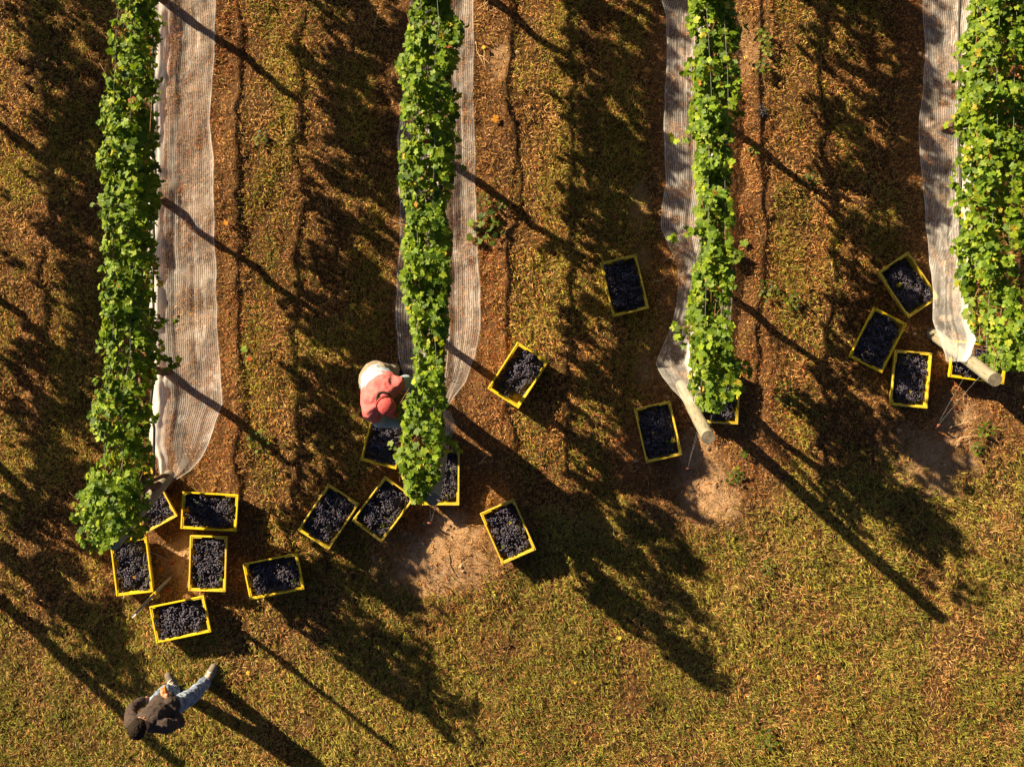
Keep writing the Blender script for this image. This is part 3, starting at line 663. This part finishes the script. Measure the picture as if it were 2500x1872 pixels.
for i, (f, cs, lab) in enumerate(CR):
    P = [W(*f(*c), CHT) for c in cs]; ctr = sum(P, Vector())/4; e1 = P[1]-P[0]; e2 = P[2]-P[1]
    lg = (e1+(P[2]-P[3])) if e1.length > e2.length else (e2+(P[3]-P[0])); ang = math.atan2(lg.y, lg.x)
    if f is R3 and i == 15 or i in (2, 7, 10): ang += math.pi
    if i == 11: pass
    z = max(g1(ctr.x+a*.2, ctr.y+b_*.2) for a in (-1, 0, 1) for b_ in (-1, 0, 1))+.004
    k = (H-CHT-z)/(H-CHT); loc = Vector((ctr.x*k, ctr.y*k, z-.012))
    c = crate(proto); c.location = loc; c.rotation_euler = (random.uniform(-.02, .02), random.uniform(-.02, .02), ang)
    tag(c, lab, 'crate', 'yellow harvest crates full of grapes'); CENT.append((loc, ang))
    short = lab.replace('yellow crate', 'crate').replace('crate', 'yellow crate', 1)
    GL = ['dark grapes in the crate half hidden under net and leaves','dark grapes cut by a diagonal shadow in the crosswise crate','blue-black grapes in the fully sunlit upright crate','dark shaded grapes in the crate touching the sawn post','dark grapes in the lowest crate, under the metal stake',
     'half sunlit dark grapes in the lone tilted crate of the bottom left cluster','shaded grapes in the left crate of the touching pair','shaded grapes in the right crate of the touching pair','dark grapes in the crate under the red-shirted picker',"dark grapes under the leafy end of the picker's row",
     'bright blue-grey grapes heaped in the lit crate by the big post shadow','grapes piled to one side of the partly empty crate','dark grapes in the highest of the middle crates','dark grapes in the crate left of the leaning post of the third row','dark grapes in the crate under the leafy end of the third row',
     'dark grapes in the crate covered at one corner by the net','dark grapes in the slanting crate leftmost of the right edge three','dark grapes in the nearly upright crate near the right edge net','dark grapes in the crate crossed by the leaning post'][i]
    gm = PARTIAL if i == 11 else GM[i % 4]; g = empty('grape_pile', loc, label=GL, cat='grapes', group='grapes filling the yellow crates')
    g.rotation_euler = (c.rotation_euler[0], c.rotation_euler[1], ang+(math.pi if (i//4) % 2 and i != 11 else 0))
    link('berries', gm, g)
    if i != 11:
        for k in range((i*7) % 4):
            n_ = np.array([[random.uniform(-.5, .2), random.uniform(-.2, .5), 1.0]]); a_ = random.uniform(0, 6.28)
            o = link('stray_leaf', leaf_mesh('stray_leaf', np.zeros((1, 3)), n_, np.array([[math.cos(a_), math.sin(a_), 0.]]), np.array([random.uniform(.03, .07)]), leaf_cols(1, .3)*.8, M_litter), g); o.location = (random.uniform(-.38, .38)*CL, random.uniform(-.36, .36)*CW, CHT-.030)
        for k in range(9):
            o = link('stem', GS[k % 4], g); o.location = (random.uniform(-.4, .4)*CL, random.uniform(-.38, .38)*CW, CHT-.040+random.uniform(-.006, .006)); o.rotation_euler = (0, 0, random.uniform(0, 6.28))

# ------------------------------------------------------------------ metal stake with a clip
sb = D(370, 1245, 0); st = D(290, 1330, 1.46); sb.z = g1(sb.x, sb.y)-.05
e = empty('metal_stake', sb, label='perforated galvanised steel stake standing by the bottom left crates', cat='stake')
axv = st-sb; L = axv.length; zq = axv.to_track_quat('Z', 'Y').to_matrix()
Rm = zq @ Matrix.Rotation(math.radians(20), 3, 'Z'); e.rotation_euler = Rm.to_euler()
mb = MB(); wd = .050                                       # folded channel with punched holes down its web
nh = 40; seg = L/nh
mb.box((0, 0, L/2), (wd, .0025, L))
for sx in (-1, 1): mb.box((sx*(wd/2-.001), .010, L/2), (.0025, .018, L))
mb.build('channel', M_steel, e)
M_zinc = speckled('bright_zinc', (.55, .54, .50), (.75, .73, .68), 60, .5)
mb = MB(); mb.box((0, 0, L-.06), (wd+.004, .008, .13)); mb.build('plate', M_zinc, e)
for k in range(2, nh-4):
    for sy in (-1, 1):
        mb = MB(); mb.box((.004, sy*.004, (k+.5)*seg), (.016, .006, .015)); mb.build('tab', M_zinc, e) if k % 1 == 0 else None
mb = MB(); zc = L*.50
mb.box((0, .002, zc), (.075, .040, .040)); mb.box((.03, 0, zc+.022), (.014, .02, .05)); mb.box((-.03, 0, zc+.022), (.014, .02, .05))
mb.tube([(0, -.03, zc-.04), (0, -.05, zc-.045)], [.03, .022], 12); mb.tube([(-.03, -.02, zc+.05), (.03, -.02, zc+.05)], .008, 8)
mb.build('clip', M_clip, e, bevel=.002)

# ------------------------------------------------------------------ people
def ell_mesh(mb, c, r, R=None, nu=14, nv=10):
    c = Vector(c); R = R or Matrix.Identity(3); vs = [c+R@Vector((0, 0, r[2]))]
    for i in range(1, nv):
        a = math.pi*i/nv
        for k in range(nu):
            b_ = 2*math.pi*k/nu; vs.append(c+R@Vector((r[0]*math.sin(a)*math.cos(b_), r[1]*math.sin(a)*math.sin(b_), r[2]*math.cos(a))))
    vs.append(c-R@Vector((0, 0, r[2]))); fs = [(0, 1+k, 1+(k+1) % nu) for k in range(nu)]
    for i in range(nv-2):
        for k in range(nu): fs.append((1+i*nu+k, 1+(i+1)*nu+k, 1+(i+1)*nu+(k+1) % nu, 1+i*nu+(k+1) % nu))
    b0 = 1+(nv-2)*nu; fs += [(b0+k, len(vs)-1, b0+(k+1) % nu) for k in range(nu)]
    mb.add(vs, fs)
def cap_(mb, a, ra, b_, rb):
    a, b_ = Vector(a), Vector(b_); d = (b_-a).normalized(); P = []; Rr = []
    for k in range(5): t = math.pi/2*k/5; P.append(a-d*ra*math.cos(t)); Rr.append(max(ra*math.sin(t), ra*.08))
    P.append(a); Rr.append(ra); P.append(b_); Rr.append(rb)
    for k in range(1, 6): t = math.pi/2*k/5; P.append(b_+d*rb*math.sin(t)); Rr.append(max(rb*math.cos(t), rb*.08))
    mb.tube(P, Rr, 14)
def blob(name, shapes, m_, parent, voxel=.007, smooth=6, wr=0, wsc=14, cut=None, off=(0, 0, 0)):
    mb = MB()
    for s in shapes:
        if s[0] == 'c': cap_(mb, *s[1:])
        else: ell_mesh(mb, *s[1:])
    o = mb.build(name, None); mod = o.modifiers.new('r', 'REMESH'); mod.mode = 'VOXEL'; mod.voxel_size = voxel
    if smooth: m2 = o.modifiers.new('s', 'SMOOTH'); m2.iterations = smooth; m2.factor = .5
    dg = bpy.context.evaluated_depsgraph_get(); me = bpy.data.meshes.new_from_object(o.evaluated_get(dg)); bpy.data.objects.remove(o)
    if cut or wr:
        bm = bmesh.new(); bm.from_mesh(me)
        if wr:
            for v in bm.verts:
                p = v.co; nz_ = 1.1*(.35-abs(mnoise.noise(Vector((p.x*wsc*.55+3, p.y*wsc*.55, p.z*wsc*.8)))))*2 +.5* mnoise.noise(Vector((p.x*wsc, p.y*wsc, p.z*wsc*.7)))+.6*mnoise.noise(p*wsc*2.1+Vector((7, 3, 1)))
                v.co = p+v.normal*nz_*wr
        if cut:
            for (co, no) in cut:
                g_ = bm.verts[:]+bm.edges[:]+bm.faces[:]
                bmesh.ops.bisect_plane(bm, geom=g_, plane_co=Vector(co), plane_no=Vector(no), clear_outer=True)
        bm.to_mesh(me); bm.free()
    me.materials.clear(); me.materials.append(m_); me.polygons.foreach_set('use_smooth', [True]*len(me.polygons))
    if any(off): me.transform(Matrix.Translation(-Vector(off)))
    me.name = name; return link(name, me, parent)
def hand(wr_, d, up_, side, grip=.5):
    """five bent fingers: d = pointing direction, up_ = back of hand, side = thumb side"""
    wr_, d, up_, side = Vector(wr_), Vector(d).normalized(), Vector(up_).normalized(), Vector(side).normalized()
    out = [('c', wr_, .024, wr_+d*.045, .026), ('c', wr_+side*.014+d*.03, .016, wr_+side*.022+d*.085, .013), ('c', wr_-side*.012+d*.03, .016, wr_-side*.024+d*.08, .013)]
    for k, (o_, ln) in enumerate(((.030, .068), (.010, .076), (-.010, .070), (-.029, .055))):
        p = wr_+side*o_+d*.082; d1 = (d-up_*grip*.7).normalized(); d2 = (d-up_*(.4+grip*2.0)).normalized(); d3 = (d*.5-up_*(.6+grip*2.5)).normalized()
        a = p+d1*ln*.45; b_ = a+d2*ln*.32; c_ = b_+d3*ln*.26
        out += [('c', p-d*.01, .0095, a, .0088), ('c', a, .0088, b_, .008), ('c', b_, .008, c_, .007)]
    t0 = wr_+side*.026+d*.02; t1 = t0+(side*.8+d*.7-up_*.2).normalized()*.038; t2 = t1+(d-up_*.5-side*.1).normalized()*.032
    out += [('c', t0, .012, t1, .0105), ('c', t1, .0105, t2, .0085)]
    return out
def head(c, fwd, up_, r=1.0):
    c, f = Vector(c), Vector(fwd).normalized(); u_ = (Vector(up_)-f*Vector(up_).dot(f)).normalized(); s_ = f.cross(u_)
    R = Matrix((s_, f, u_)).transposed()
    q = lambda x, y, z: c+R@Vector((x, y, z))*r
    sh = [('e', c, (.074*r, .092*r, .098*r), R), ('e', q(0, .035, -.055), (.052*r, .058*r, .062*r), R), ('c', q(0, .085, .012), .010*r, q(0, .104, -.022), .013*r),
          ('e', q(0, .088, -.052), (.024*r, .012*r, .008*r), R), ('e', q(0, .088, -.064), (.020*r, .012*r, .007*r), R), ('c', q(-.035, .083, .022), .010*r, q(.035, .083, .022), .010*r),
          ('e', q(0, .075, -.098), (.02*r, .018*r, .016*r), R)]
    for sx in (-1, 1): sh += [('e', q(sx*.077, -.004, -.018), (.010*r, .018*r, .032*r), R), ('e', q(sx*.040, .062, -.028), (.024*r, .026*r, .024*r), R)]
    return sh, q, R
# --- man in the brown sweater
def M3(x, y, z): return W(200+x/4.022, 1550+y/4.022, z)
def eyes(q, parent, off, M_):
    for sx in (-1, 1):
        mb = MB(); ell_mesh(mb, q(sx*.031, .080, .000)-Vector(off), (.011, .011, .009)); mb.build('eye', M_, parent, True)
M_eye = speckled('eye_dark', (.03, .02, .015), (.05, .03, .02), 80, .2, obj=True)
hd = Vector((-3.615, -3.33, 1.62)); nk = Vector((-3.59, -3.36, 1.44))
Ls, Rs = M3(492, 852, 1.38), M3(835, 885, 1.38); Le, Re = M3(492, 715, 1.12), M3(968, 850, 1.12); Lw, Rw = M3(590, 640, .93), M3(858, 622, 1.12)
Lh, Rh = M3(760, 648, .92), M3(895, 702, .92); Rk, Ra, Rt = M3(1085, 590, .5), M3(1212, 460, .09), M3(1290, 325, .035)
La, Lt = M3(915, 545, .09), M3(868, 420, .035); Lk = (Lh+La)/2+Vector((0, .05, 0)); pel = (Lh+Rh)/2; ch = Vector((-3.565, -3.345, 1.26))
org = Vector(((Ra.x+La.x)/2, (Ra.y+La.y)/2, 0)); org.z = g1(org.x, org.y)
for v in (hd, nk, Ls, Rs, Le, Re, Lw, Rw, Lh, Rh, Rk, Ra, Rt, La, Lt, Lk, pel, ch): v.z += org.z
man = empty('person', org, label='standing person in a brown sweater and ripped light jeans holding an orange tool', cat='person')
hs, q, R = head(hd, (.38, .80, -.40), (0, .35, 1), 1.03)
body = hs+[('c', nk-Vector((0, 0, .05)), .056, hd-Vector((0, 0, .05)), .052), ('c', Ls, .046, Le, .036), ('c', Le, .036, Lw, .026), ('c', Rs, .046, Re, .036), ('c', Re, .036, Rw, .026),
  ('c', Ls.lerp(nk, .2), .06, Rs.lerp(nk, .2), .06), ('c', ch, .12, pel, .115), ('c', Lh, .08, Lk, .055), ('c', Lk, .055, La, .038), ('c', Rh, .08, Rk, .055), ('c', Rk, .055, Ra, .038),
  ('c', La, .036, Lt, .03), ('c', Ra, .036, Rt, .03)]
body += hand(Rw, M3(822, 575, 1.13+org.z)-Rw, (.1, .3, 1), (-1, .2, .2), .8)+hand(Lw, Vector((.05, -.03, -.25)), (-.5, .6, .3), (.5, .6, .1), .4)
blob('body', body, M_skin, man, .0055, 3, off=org)
hair = [('e', q(0, -.018, .018), (.086, .095, .094), R), ('e', q(0, -.045, -.02), (.080, .066, .075), R), ('e', q(0, .03, .060), (.066, .055, .042), R)]
blob('hair', hair, M_hair, man, .006, 2, .006, 60, off=org); eyes(q, man, org, M_eye)
sw = [('c', Ls, .068, Le, .052), ('c', Le, .052, Le.lerp(Lw, 1.0), .044), ('c', Rs, .068, Re, .052), ('c', Re, .048, Re.lerp(Rw, .93), .040),
  ('c', Ls.lerp(Rs, .08), .075, Ls.lerp(Rs, .92), .075), ('e', ch+Vector((-.02, .01, .02)), (.15, .12, .20)), ('e', (ch+pel)/2, (.155, .135, .22)), ('c', ch, .135, pel, .138), ('e', pel+Vector((0, 0, .06)), (.172, .125, .12)),
  ('c', nk-Vector((0, 0, .06)), .085, nk+Vector((-.005, 0, .0)), .066), ('c', Rw-(Rw-Re)*.25, .047, Rw-(Rw-Re)*.05, .047), ('c', Ls.lerp(nk, .5), .07, nk-Vector((0, 0, .02)), .06)]
blob('sweater', sw, M_sweater, man, .008, 5, .009, 16, cut=[(pel+Vector((0, 0, -.03)), (0, 0, -1))], off=org)
je = [('e', pel, (.165, .115, .12)), ('c', Lh, .092, Lk, .074), ('c', Lk, .070, La+Vector((0, 0, .0)), .060), ('c', Rh, .095, Rk, .078), ('c', Rk, .074, Ra+Vector((0, 0, .0)), .064)]
blob('jeans', je, M_jeans, man, .008, 4, .010, 22, off=org)
for (A, T_) in ((Ra, Rt), (La, Lt)):
    d = (T_-A); d.z = 0; d.normalize(); A0 = Vector((A.x, A.y, org.z)); s_ = Vector((-d.y, d.x, 0))
    sh = [('c', A0+d*-.03+Vector((0, 0, .05)), .046, A0+d*.06+Vector((0, 0, .052)), .044), ('c', A0+d*.06+Vector((0, 0, .045)), .045, A0+d*.18+Vector((0, 0, .036)), .040), ('c', A0+Vector((0, 0, .07)), .048, A0+Vector((0, 0, .115)), .046)]
    so = blob('shoe', sh, M_shoe, man, .006, 3, off=org)
    mb = MB(); P = []
    for k in range(24):
        a = 2*math.pi*k/24; ln = .145 if math.cos(a) > 0 else .115; P.append(A0-org+d*(.075+ln*math.cos(a))+s_*.050*math.sin(a))
    vs = [p+Vector((0, 0, .002)) for p in P]+[p+Vector((0, 0, .026)) for p in P]
    mb.add(vs, [tuple(range(24))[::-1], tuple(range(24, 48))]+[(k, (k+1) % 24, 24+(k+1) % 24, 24+k) for k in range(24)]); mb.build('sole', M_sole, so)
    mb = MB()
    for k in range(5):
        c_ = A0-org+d*(.035+.022*k)+Vector((0, 0, .101-.004*k)); sg = 1 if k % 2 else -1
        mb.tube([c_-s_*.030-d*.008*sg-Vector((0, 0, .012)), c_+Vector((0, 0, .002)), c_+s_*.030+d*.008*sg-Vector((0, 0, .012))], .0042, 6)
    mb.build('laces', M_lace, so, True)
# orange tool in the right hand
tp_ = M3(812, 495, 1.17+org.z); hb = M3(832, 580, 1.12+org.z)
e = empty('hand_tool', hb, label='small orange tool held in the right hand of the sweatered person', cat='tool'); mb = MB()
mb.tube([Vector(), (tp_-hb)*.5, (tp_-hb)*.9, (tp_-hb)], [.012, .017, .011, .004], 10); mb.build('handle', M_orange, e, True)
mb = MB(); mb.tube([Vector((0, 0, -.004)), -(tp_-hb)*.45+Vector((.01, 0, -.02))], [.008, .003], 6); mb.build('blade', M_steel, e, True)
# --- picker bending to the vine
def M1(x, y, z): return W(850+x/8.28, 860+y/8.28, z)
pel = M1(545, 520, .95); nk = M1(700, 885, 1.36); hd = M1(765, 1075, 1.42)
Ls, Rs = M1(960, 655, 1.28), M1(455, 1180, 1.28); Le, Re = M1(1180, 610, 1.10), M1(640, 1400, 1.07)
Lw, Rw = Vector((-.985, -.10, .98)), Vector((-1.10, -.405, 1.0))
F = Vector((.72, -.69, 0)); Rr = Vector((-.69, -.72, 0))
Lh, Rh = pel-Rr*.09, pel+Rr*.09
La, Ra = Vector((-1.30, .16, .09)), Vector((-1.47, -.02, .09)); Lk, Rk = (Lh+La)/2+F*.05, (Rh+Ra)/2+F*.05
org = Vector(((La.x+Ra.x)/2, (La.y+Ra.y)/2, 0)); org.z = g1(org.x, org.y); ch = pel.lerp(nk, .6)
for v in (hd, nk, Ls, Rs, Le, Re, Lw, Rw, Lh, Rh, Rk, Ra, La, Lk, pel, ch): v.z += org.z
pk = empty('person', org, label='picker in a red cap and red and white shirt bending into the vines', cat='person')
ff = (F*.8+Vector((0, 0, -.75))).normalized(); hs, q, R = head(hd, ff, F*.7+Vector((0, 0, .7)), 1.0)
body = hs+[('c', nk-Vector((0, 0, .06)), .06, nk.lerp(hd, .6), .055), ('c', Ls, .046, Le, .036), ('c', Le, .036, Lw, .026), ('c', Rs, .046, Re, .036), ('c', Re, .036, Rw, .026), ('c', Ls, .06, Rs, .06), ('c', ch, .12, pel, .12),
  ('c', Lh, .08, Lk, .055), ('c', Lk, .055, La, .04), ('c', Rh, .08, Rk, .055), ('c', Rk, .055, Ra, .04)]
body += hand(Lw, (.6, -.3, -.2), (0, 0, 1), (-.4, -.9, .1), .7)+hand(Rw, (1, .1, -.1), (0, 0, 1), (.1, 1, .1), .7)
for A in (La, Ra): body.append(('c', A+Vector((0, 0, -.04)), .034, A+F*.15+Vector((0, 0, -.055)), .026))
blob('body', body, M_skin2, pk, .0055, 3, off=org); eyes(q, pk, org, M_eye)
hairs = [('e', q(0, -.03, -.01), (.082, .075, .085), R)]
blob('hair', hairs, M_hair, pk, .006, 2, .004, 60, off=org)
rot = Matrix.Rotation(math.atan2(Rr.y, Rr.x), 3, 'Z')
tilt = (nk-pel).to_track_quat('Z', 'Y').to_matrix()
spx = (nk-pel).normalized(); RR = Matrix((Rr, spx.cross(Rr).normalized(), spx)).transposed()
ws = [('e', pel+spx*.03, (.170, .145, .14), RR), ('e', pel.lerp(nk, .35), (.19, .15, .2), RR), ('e', pel.lerp(nk, .6), (.205, .145, .17), RR), ('c', Ls, .08, Le, .075), ('c', Le, .070, Le.lerp(Lw, .85), .05),
  ('c', Rs, .075, Re, .066), ('c', Re, .064, Re.lerp(Rw, .9), .048)]
blob('shirt', ws, M_white, pk, .008, 6, .009, 13, off=org)
rs = [('e', pel.lerp(nk, .74), (.215, .150, .175), RR), ('c', pel.lerp(nk, .52)+Rr*.085, .13, Rs, .088), ('c', pel.lerp(nk, .55)-Rr*.085, .12, Ls, .086), ('c', Ls.lerp(Rs, .04), .086, Rs.lerp(Ls, .04), .086), ('c', Ls, .086, Ls.lerp(Le, .22), .083), ('c', Rs, .088, Rs.lerp(Re, .45), .083), ('c', nk-spx*.12, .11, nk-spx*.02, .082),
      ('c', Ls.lerp(nk, .35), .08, nk, .075), ('c', Rs.lerp(nk, .35), .08, nk, .075)]
blob('red_yoke', rs, M_redsh, pk, .008, 9, .010, 13, cut=[(pel.lerp(nk, .50), tuple(-spx))], off=org)
M_dark = speckled('collar_dark', (.03, .015, .012), (.05, .03, .025), 30, .9, obj=True)
mb = MB(); cc_ = nk+spx*.055+F*.0; P = [cc_+RR@Vector((math.cos(a)*.066, math.sin(a)*.07, .012*math.cos(a*2)))-org for a in [2*math.pi*k/20 for k in range(21)]]
mb.tube(P, .011, 8); mb.build('collar', M_dark, pk, True)
cp = [('e', q(0, -.004, .028), (.090, .106, .088), R)]
cpo = blob('cap', cp, M_cap, pk, .006, 2, .0015, 30, cut=[(q(0, 0, .012), tuple(-(R@Vector((0, -.22, 1)))))], off=org)
mb = MB(); vs = []; K = 16                                   # curved visor
for lay in (0, 1):
    for k in range(K+1):
        a = math.pi*(k/K)-math.pi; x = math.cos(a)
        vs.append(q(x*.078, .070-.02*x*x, .030-.012*x*x+lay*.004)-org); vs.append(q(x*.072, .115+.075*math.sqrt(max(0, 1-x*x)), .018-.026*x*x+lay*.004)-org)
n0 = 2*(K+1); fs = []
for k in range(K):
    a = 2*k; fs += [(a, a+1, a+3, a+2), (n0+a, n0+a+2, n0+a+3, n0+a+1), (a+1, n0+a+1, n0+a+3, a+3)]
mb.add(vs, fs); mb.build('visor', M_cap, cpo, True)
mb = MB(); ell_mesh(mb, q(0, 0, .117)-org, (.009, .009, .006)); mb.build('button', M_cap, cpo, True)
mb = MB(); mb.tube([q(math.cos(a)*.083, -.03+math.sin(a)*.085, -.012-.01*math.sin(a))-org for a in [math.pi+math.pi*k/12 for k in range(13)]], .007, 6); mb.build('strap', M_cap, cpo, True)
pt = [('e', pel-Vector((0, 0, .05))-F*.03, (.172, .140, .14), RR), ('c', Lh, .10, Lk, .078), ('c', Lk, .078, La+Vector((0, 0, .02)), .062), ('c', Rh, .10, Rk, .078), ('c', Rk, .078, Ra+Vector((0, 0, .02)), .062)]
blob('trousers', pt, M_khaki, pk, .009, 4, .008, 16, off=org)
for A in (La, Ra):
    b0 = Vector((A.x, A.y, org.z)); so = blob('shoe', [('c', b0+F*-.03+Vector((0, 0, .05)), .048, b0+F*.16+Vector((0, 0, .042)), .042)], M_hair, pk, .007, 2, off=org)

# ------------------------------------------------------------------ small things on the ground
def single_leaf(px, z, size, col, label, name='fallen_leaf', rz=None):
    p = W(*px); p.z = g1(p.x, p.y)+z; a = random.uniform(0, 6.28) if rz is None else rz
    n_ = np.array([[random.uniform(-.3, .1), random.uniform(-.1, .4), 1.0]]); T = np.array([[math.cos(a), math.sin(a), 0.]])
    me = leaf_mesh(name, np.zeros((1, 3)), n_, T, np.array([size*.65]), np.array([col])*.72, M_litter)
    o = link(name, me, label=label, cat='leaf', group='single leaves lying on the ground'); o.location = p
Yl, Or, Gr, Br, Rd = (.62, .42, .06), (.60, .25, .03), (.22, .32, .05), (.36, .2, .08), (.5, .08, .03)
for px, sz, col, lab in [((1208,292),.15,Or,'orange fallen leaf in the bare strip right of the second row'),((1812,595),.17,Gr,'pale green leaf lying on the brown strip right of the third row'),
  ((862,748),.13,Yl,'yellow leaf in the shade above the picker'),((600,852),.14,Gr,'green leaf in the dark rut right of the long net'),((555,545),.10,Or,'orange leaf beside the upper part of the long net'),
  ((811,1090),.09,Yl,'yellow leaf in the shade left of the crate under the picker'),((612,878),.08,Rd,'red leaf below the green leaf in the rut'),((1514,545),.09,Yl,'small yellow leaf in the first sunlit patch above the middle crate'),
  ((1512,1555),.08,Yl,'curled straw-yellow leaf by the tip of the big middle shadow'),((1540,1640),.07,Br,'brown leaf just under the tip of the big middle shadow'),((1995,1650),.08,Yl,'long yellow leaf on the grass at the lower right'),
  ((1404,1664),.06,Yl,'tiny yellow leaf left on the sunlit headland grass'),((742,1600),.07,Br,'brown leaf between the two thin shadows at the lower left'),((607,1640),.08,Yl,'pale leaf right of the shoe of the standing person'),
  ((738,1735),.09,Br,'pale brown leaf below the thin stake shadow'),((425,1373),.08,Rd,'rust red leaf where the guy wires meet the ground'),((398,1386),.09,Or,'dull orange leaf left of the rust red leaf'),((415,1437),.06,Rd,'bright red leaf beside the metal stake foot'),
  ((1180,118),.08,Yl,'yellow leaf on the ground near the top beside the net'),((2120,445),.07,Gr,'faded green leaf in the shade of the right alley'),((60,170),.08,Yl,'yellow leaf in the grass at the upper left')]:
    single_leaf(px, .045, sz, col, lab)
def twig(a, b_, label, r=.004, bend=.04, col=M_cane):
    A, B = W(*a), W(*b_); A.z = g1(A.x, A.y); B.z = g1(B.x, B.y); n_ = 6; s_ = Vector((-(B-A).y, (B-A).x, 0)).normalized(); P = []
    for k in range(n_+1):
        p = A.lerp(B, k/n_); p.z = g1(p.x, p.y)+.035; P.append(p+s_*bend*math.sin(math.pi*k/n_)+Vector((random.gauss(0, .005), random.gauss(0, .005), 0))-A)
    mb = MB(); mb.tube(P, [r*(1-.08*k) for k in range(n_+1)], 6); fk = P[3]
    mb.tube([fk, fk+s_*.05+(B-A).normalized()*.05, fk+s_*.07+(B-A).normalized()*.12], [r*.7, r*.5, r*.3], 5)
    o = mb.build('twig', col, smooth=True, label=label, cat='twig', group='dropped canes and twigs'); o.location = A
M_straw = speckled('straw_cane', (.38, .25, .11), (.5, .36, .18), 30, .8)
for a, b_, lab, r in [((434,1390),(422,1445),'short straight stick beside the foot of the metal stake',.005),((490,1445),(523,1470),'brown stick poking out below the sunlit upright crate',.007),((1165,28),(1200,0),'pale twig at the top right of the second row net',.005),
  ((1160,105),(1185,165),'long bent cane beside the second row net near the top',.005),((1182,120),(1188,172),'second bent cane right beside the long bent cane',.004),((917,80),(925,30),'straw-coloured cane in the shade left of the second row, near the top',.004),((910,190),(923,150),'thin cane in the shade left of the second row',.004),
  ((1590,690),(1635,674),'pale twig in the shade between the middle crate and net',.005),((1620,640),(1650,632),'short twig above the pale twig near the net',.004),((1088,1345),(1102,1400),'dark forked stick on the bare light soil patch',.006),((1810,312),(1850,310),'brown cane on the bare strip right of the third row',.005),
  ((1805,75),(1845,40),'bent cane on the bare soil at the top of the third row',.005),((2313,1045),(2370,1030),'pale cane crossing the mound near the right guy wires',.006),((2330,1075),(2390,1060),'second pale cane lower on the mound at the right',.005),((1690,1180),(1720,1215),'twig at the edge of the light soil by the third post',.004),
  ((1650,520),(1600,560),'thin twig in the dark soil left of the third row',.004),((1170,1130),(1190,1128),'white straw piece in the big shadow right of the second row',.007),((985,1150),(1020,1200),'thin stalk between the crates below the picker',.004)]:
    twig(a, b_, lab, r, random.uniform(-.03, .03), M_straw if 'pale' in lab or 'straw' in lab or 'long' in lab else M_cane)
def weed(px, rad, label, n=12, vine=False):
    p = W(*px); p.z = g1(p.x, p.y)+.015; P = []; Nn = []; T = []
    for k in range(n):
        a = 2.4*k; rr = rad*math.sqrt((k+.5)/n); P.append((math.cos(a)*rr, math.sin(a)*rr, .03+.05*random.random())); T.append((math.cos(a), math.sin(a), .1)); Nn.append((random.gauss(0, .3)-.2, random.gauss(0, .3)+.2, 1))
    P, Nn, T = map(np.array, (P, Nn, T)); e = empty('weed', p, label=label, cat='weed', group='green weeds in the soil')
    c = leaf_cols(n, 0)*.55
    me = leaf_mesh('leaves', P, Nn, T, RNG.uniform(.035, .06, n)*(2 if vine else 1), c, M_leaf); link('leaves', me, e)
    mb = MB()
    for k in range(0, n, 2): mb.tube([(0, 0, -.01), tuple(P[k]*np.array([.5, .5, .8])), tuple(P[k])], [.003, .0025, .0015], 5)
    mb.build('stem', M_stem, e, True)
for px, rad, lab, n_, v in [((1185,560),.20,'young vine shoot with pale leaves on the ground beside the second row net',14,True),((1182,490),.08,'small green weed above the young vine shoot',8,False),((1222,500),.06,'tiny green weed right of the second row net',8,False),
  ((632,1075),.12,'clump of green weeds in the alley left of the picker',16,False),((1856,95),.09,'green weed highest on the bare strip of the third row',14,False),((1868,128),.07,'green weed just below the highest one on the bare strip',12,False),((1852,172),.09,'green weed lowest of three on the bare strip',14,False),
  ((1835,372),.06,'small weed lying in the post shadow of the third row',8,False),((1985,440),.08,'pale green weed in the alley by the third shadow',10,False),((1930,740),.09,'green weed right of the third row halfway down',12,False),((1870,710),.12,'dark green weed clump right of the hidden net piece',16,False),
  ((1790,630),.07,'vivid green sprig touching the right side of the third row',9,True),((2400,1050),.10,'green weed on the mound below the right post',14,False),((2380,1095),.08,'small green weed below the mound at the right',12,False),((1812,1105),.05,'tiny weed on the soil right of the third post',7,False),((1790,1160),.10,'green weed clump at the edge of the light soil apron',14,False),
  ((1870,1385),.10,'green weed in the sunlit headland',12,False),((1865,1800),.12,'bright green weed near the bottom edge',14,False),((640,340),.08,'green tuft weed beside the first shadow',9,False),((1915,960),.14,'leafy green weeds beside the shadow of the third post',16,False)]:
    weed(px, rad, lab, n_, v)
# dropped bunch by the third row
p = W(1858, 275); p.z = g1(p.x, p.y); r = np.random.default_rng(5); n_ = 60
q_ = r.normal(0, 1, (n_, 3))*np.array([.028, .035, .012])+np.array([0, 0, .035]); c = np.full((n_, 3), .014)
V = (q_[:, None]+BV[None]*.008).reshape(-1, 3); Fq = (BF[None]+(np.arange(n_)*len(BV))[:, None, None]).ravel()
o = link('grape_bunch', np_mesh('grape_bunch', V, Fq, np.full(n_*len(BF), 3), M_grape, True, np.repeat(c, len(BV), 0)), label='dropped dark grape bunch on the bare strip right of the third row', cat='grapes'); o.location = p
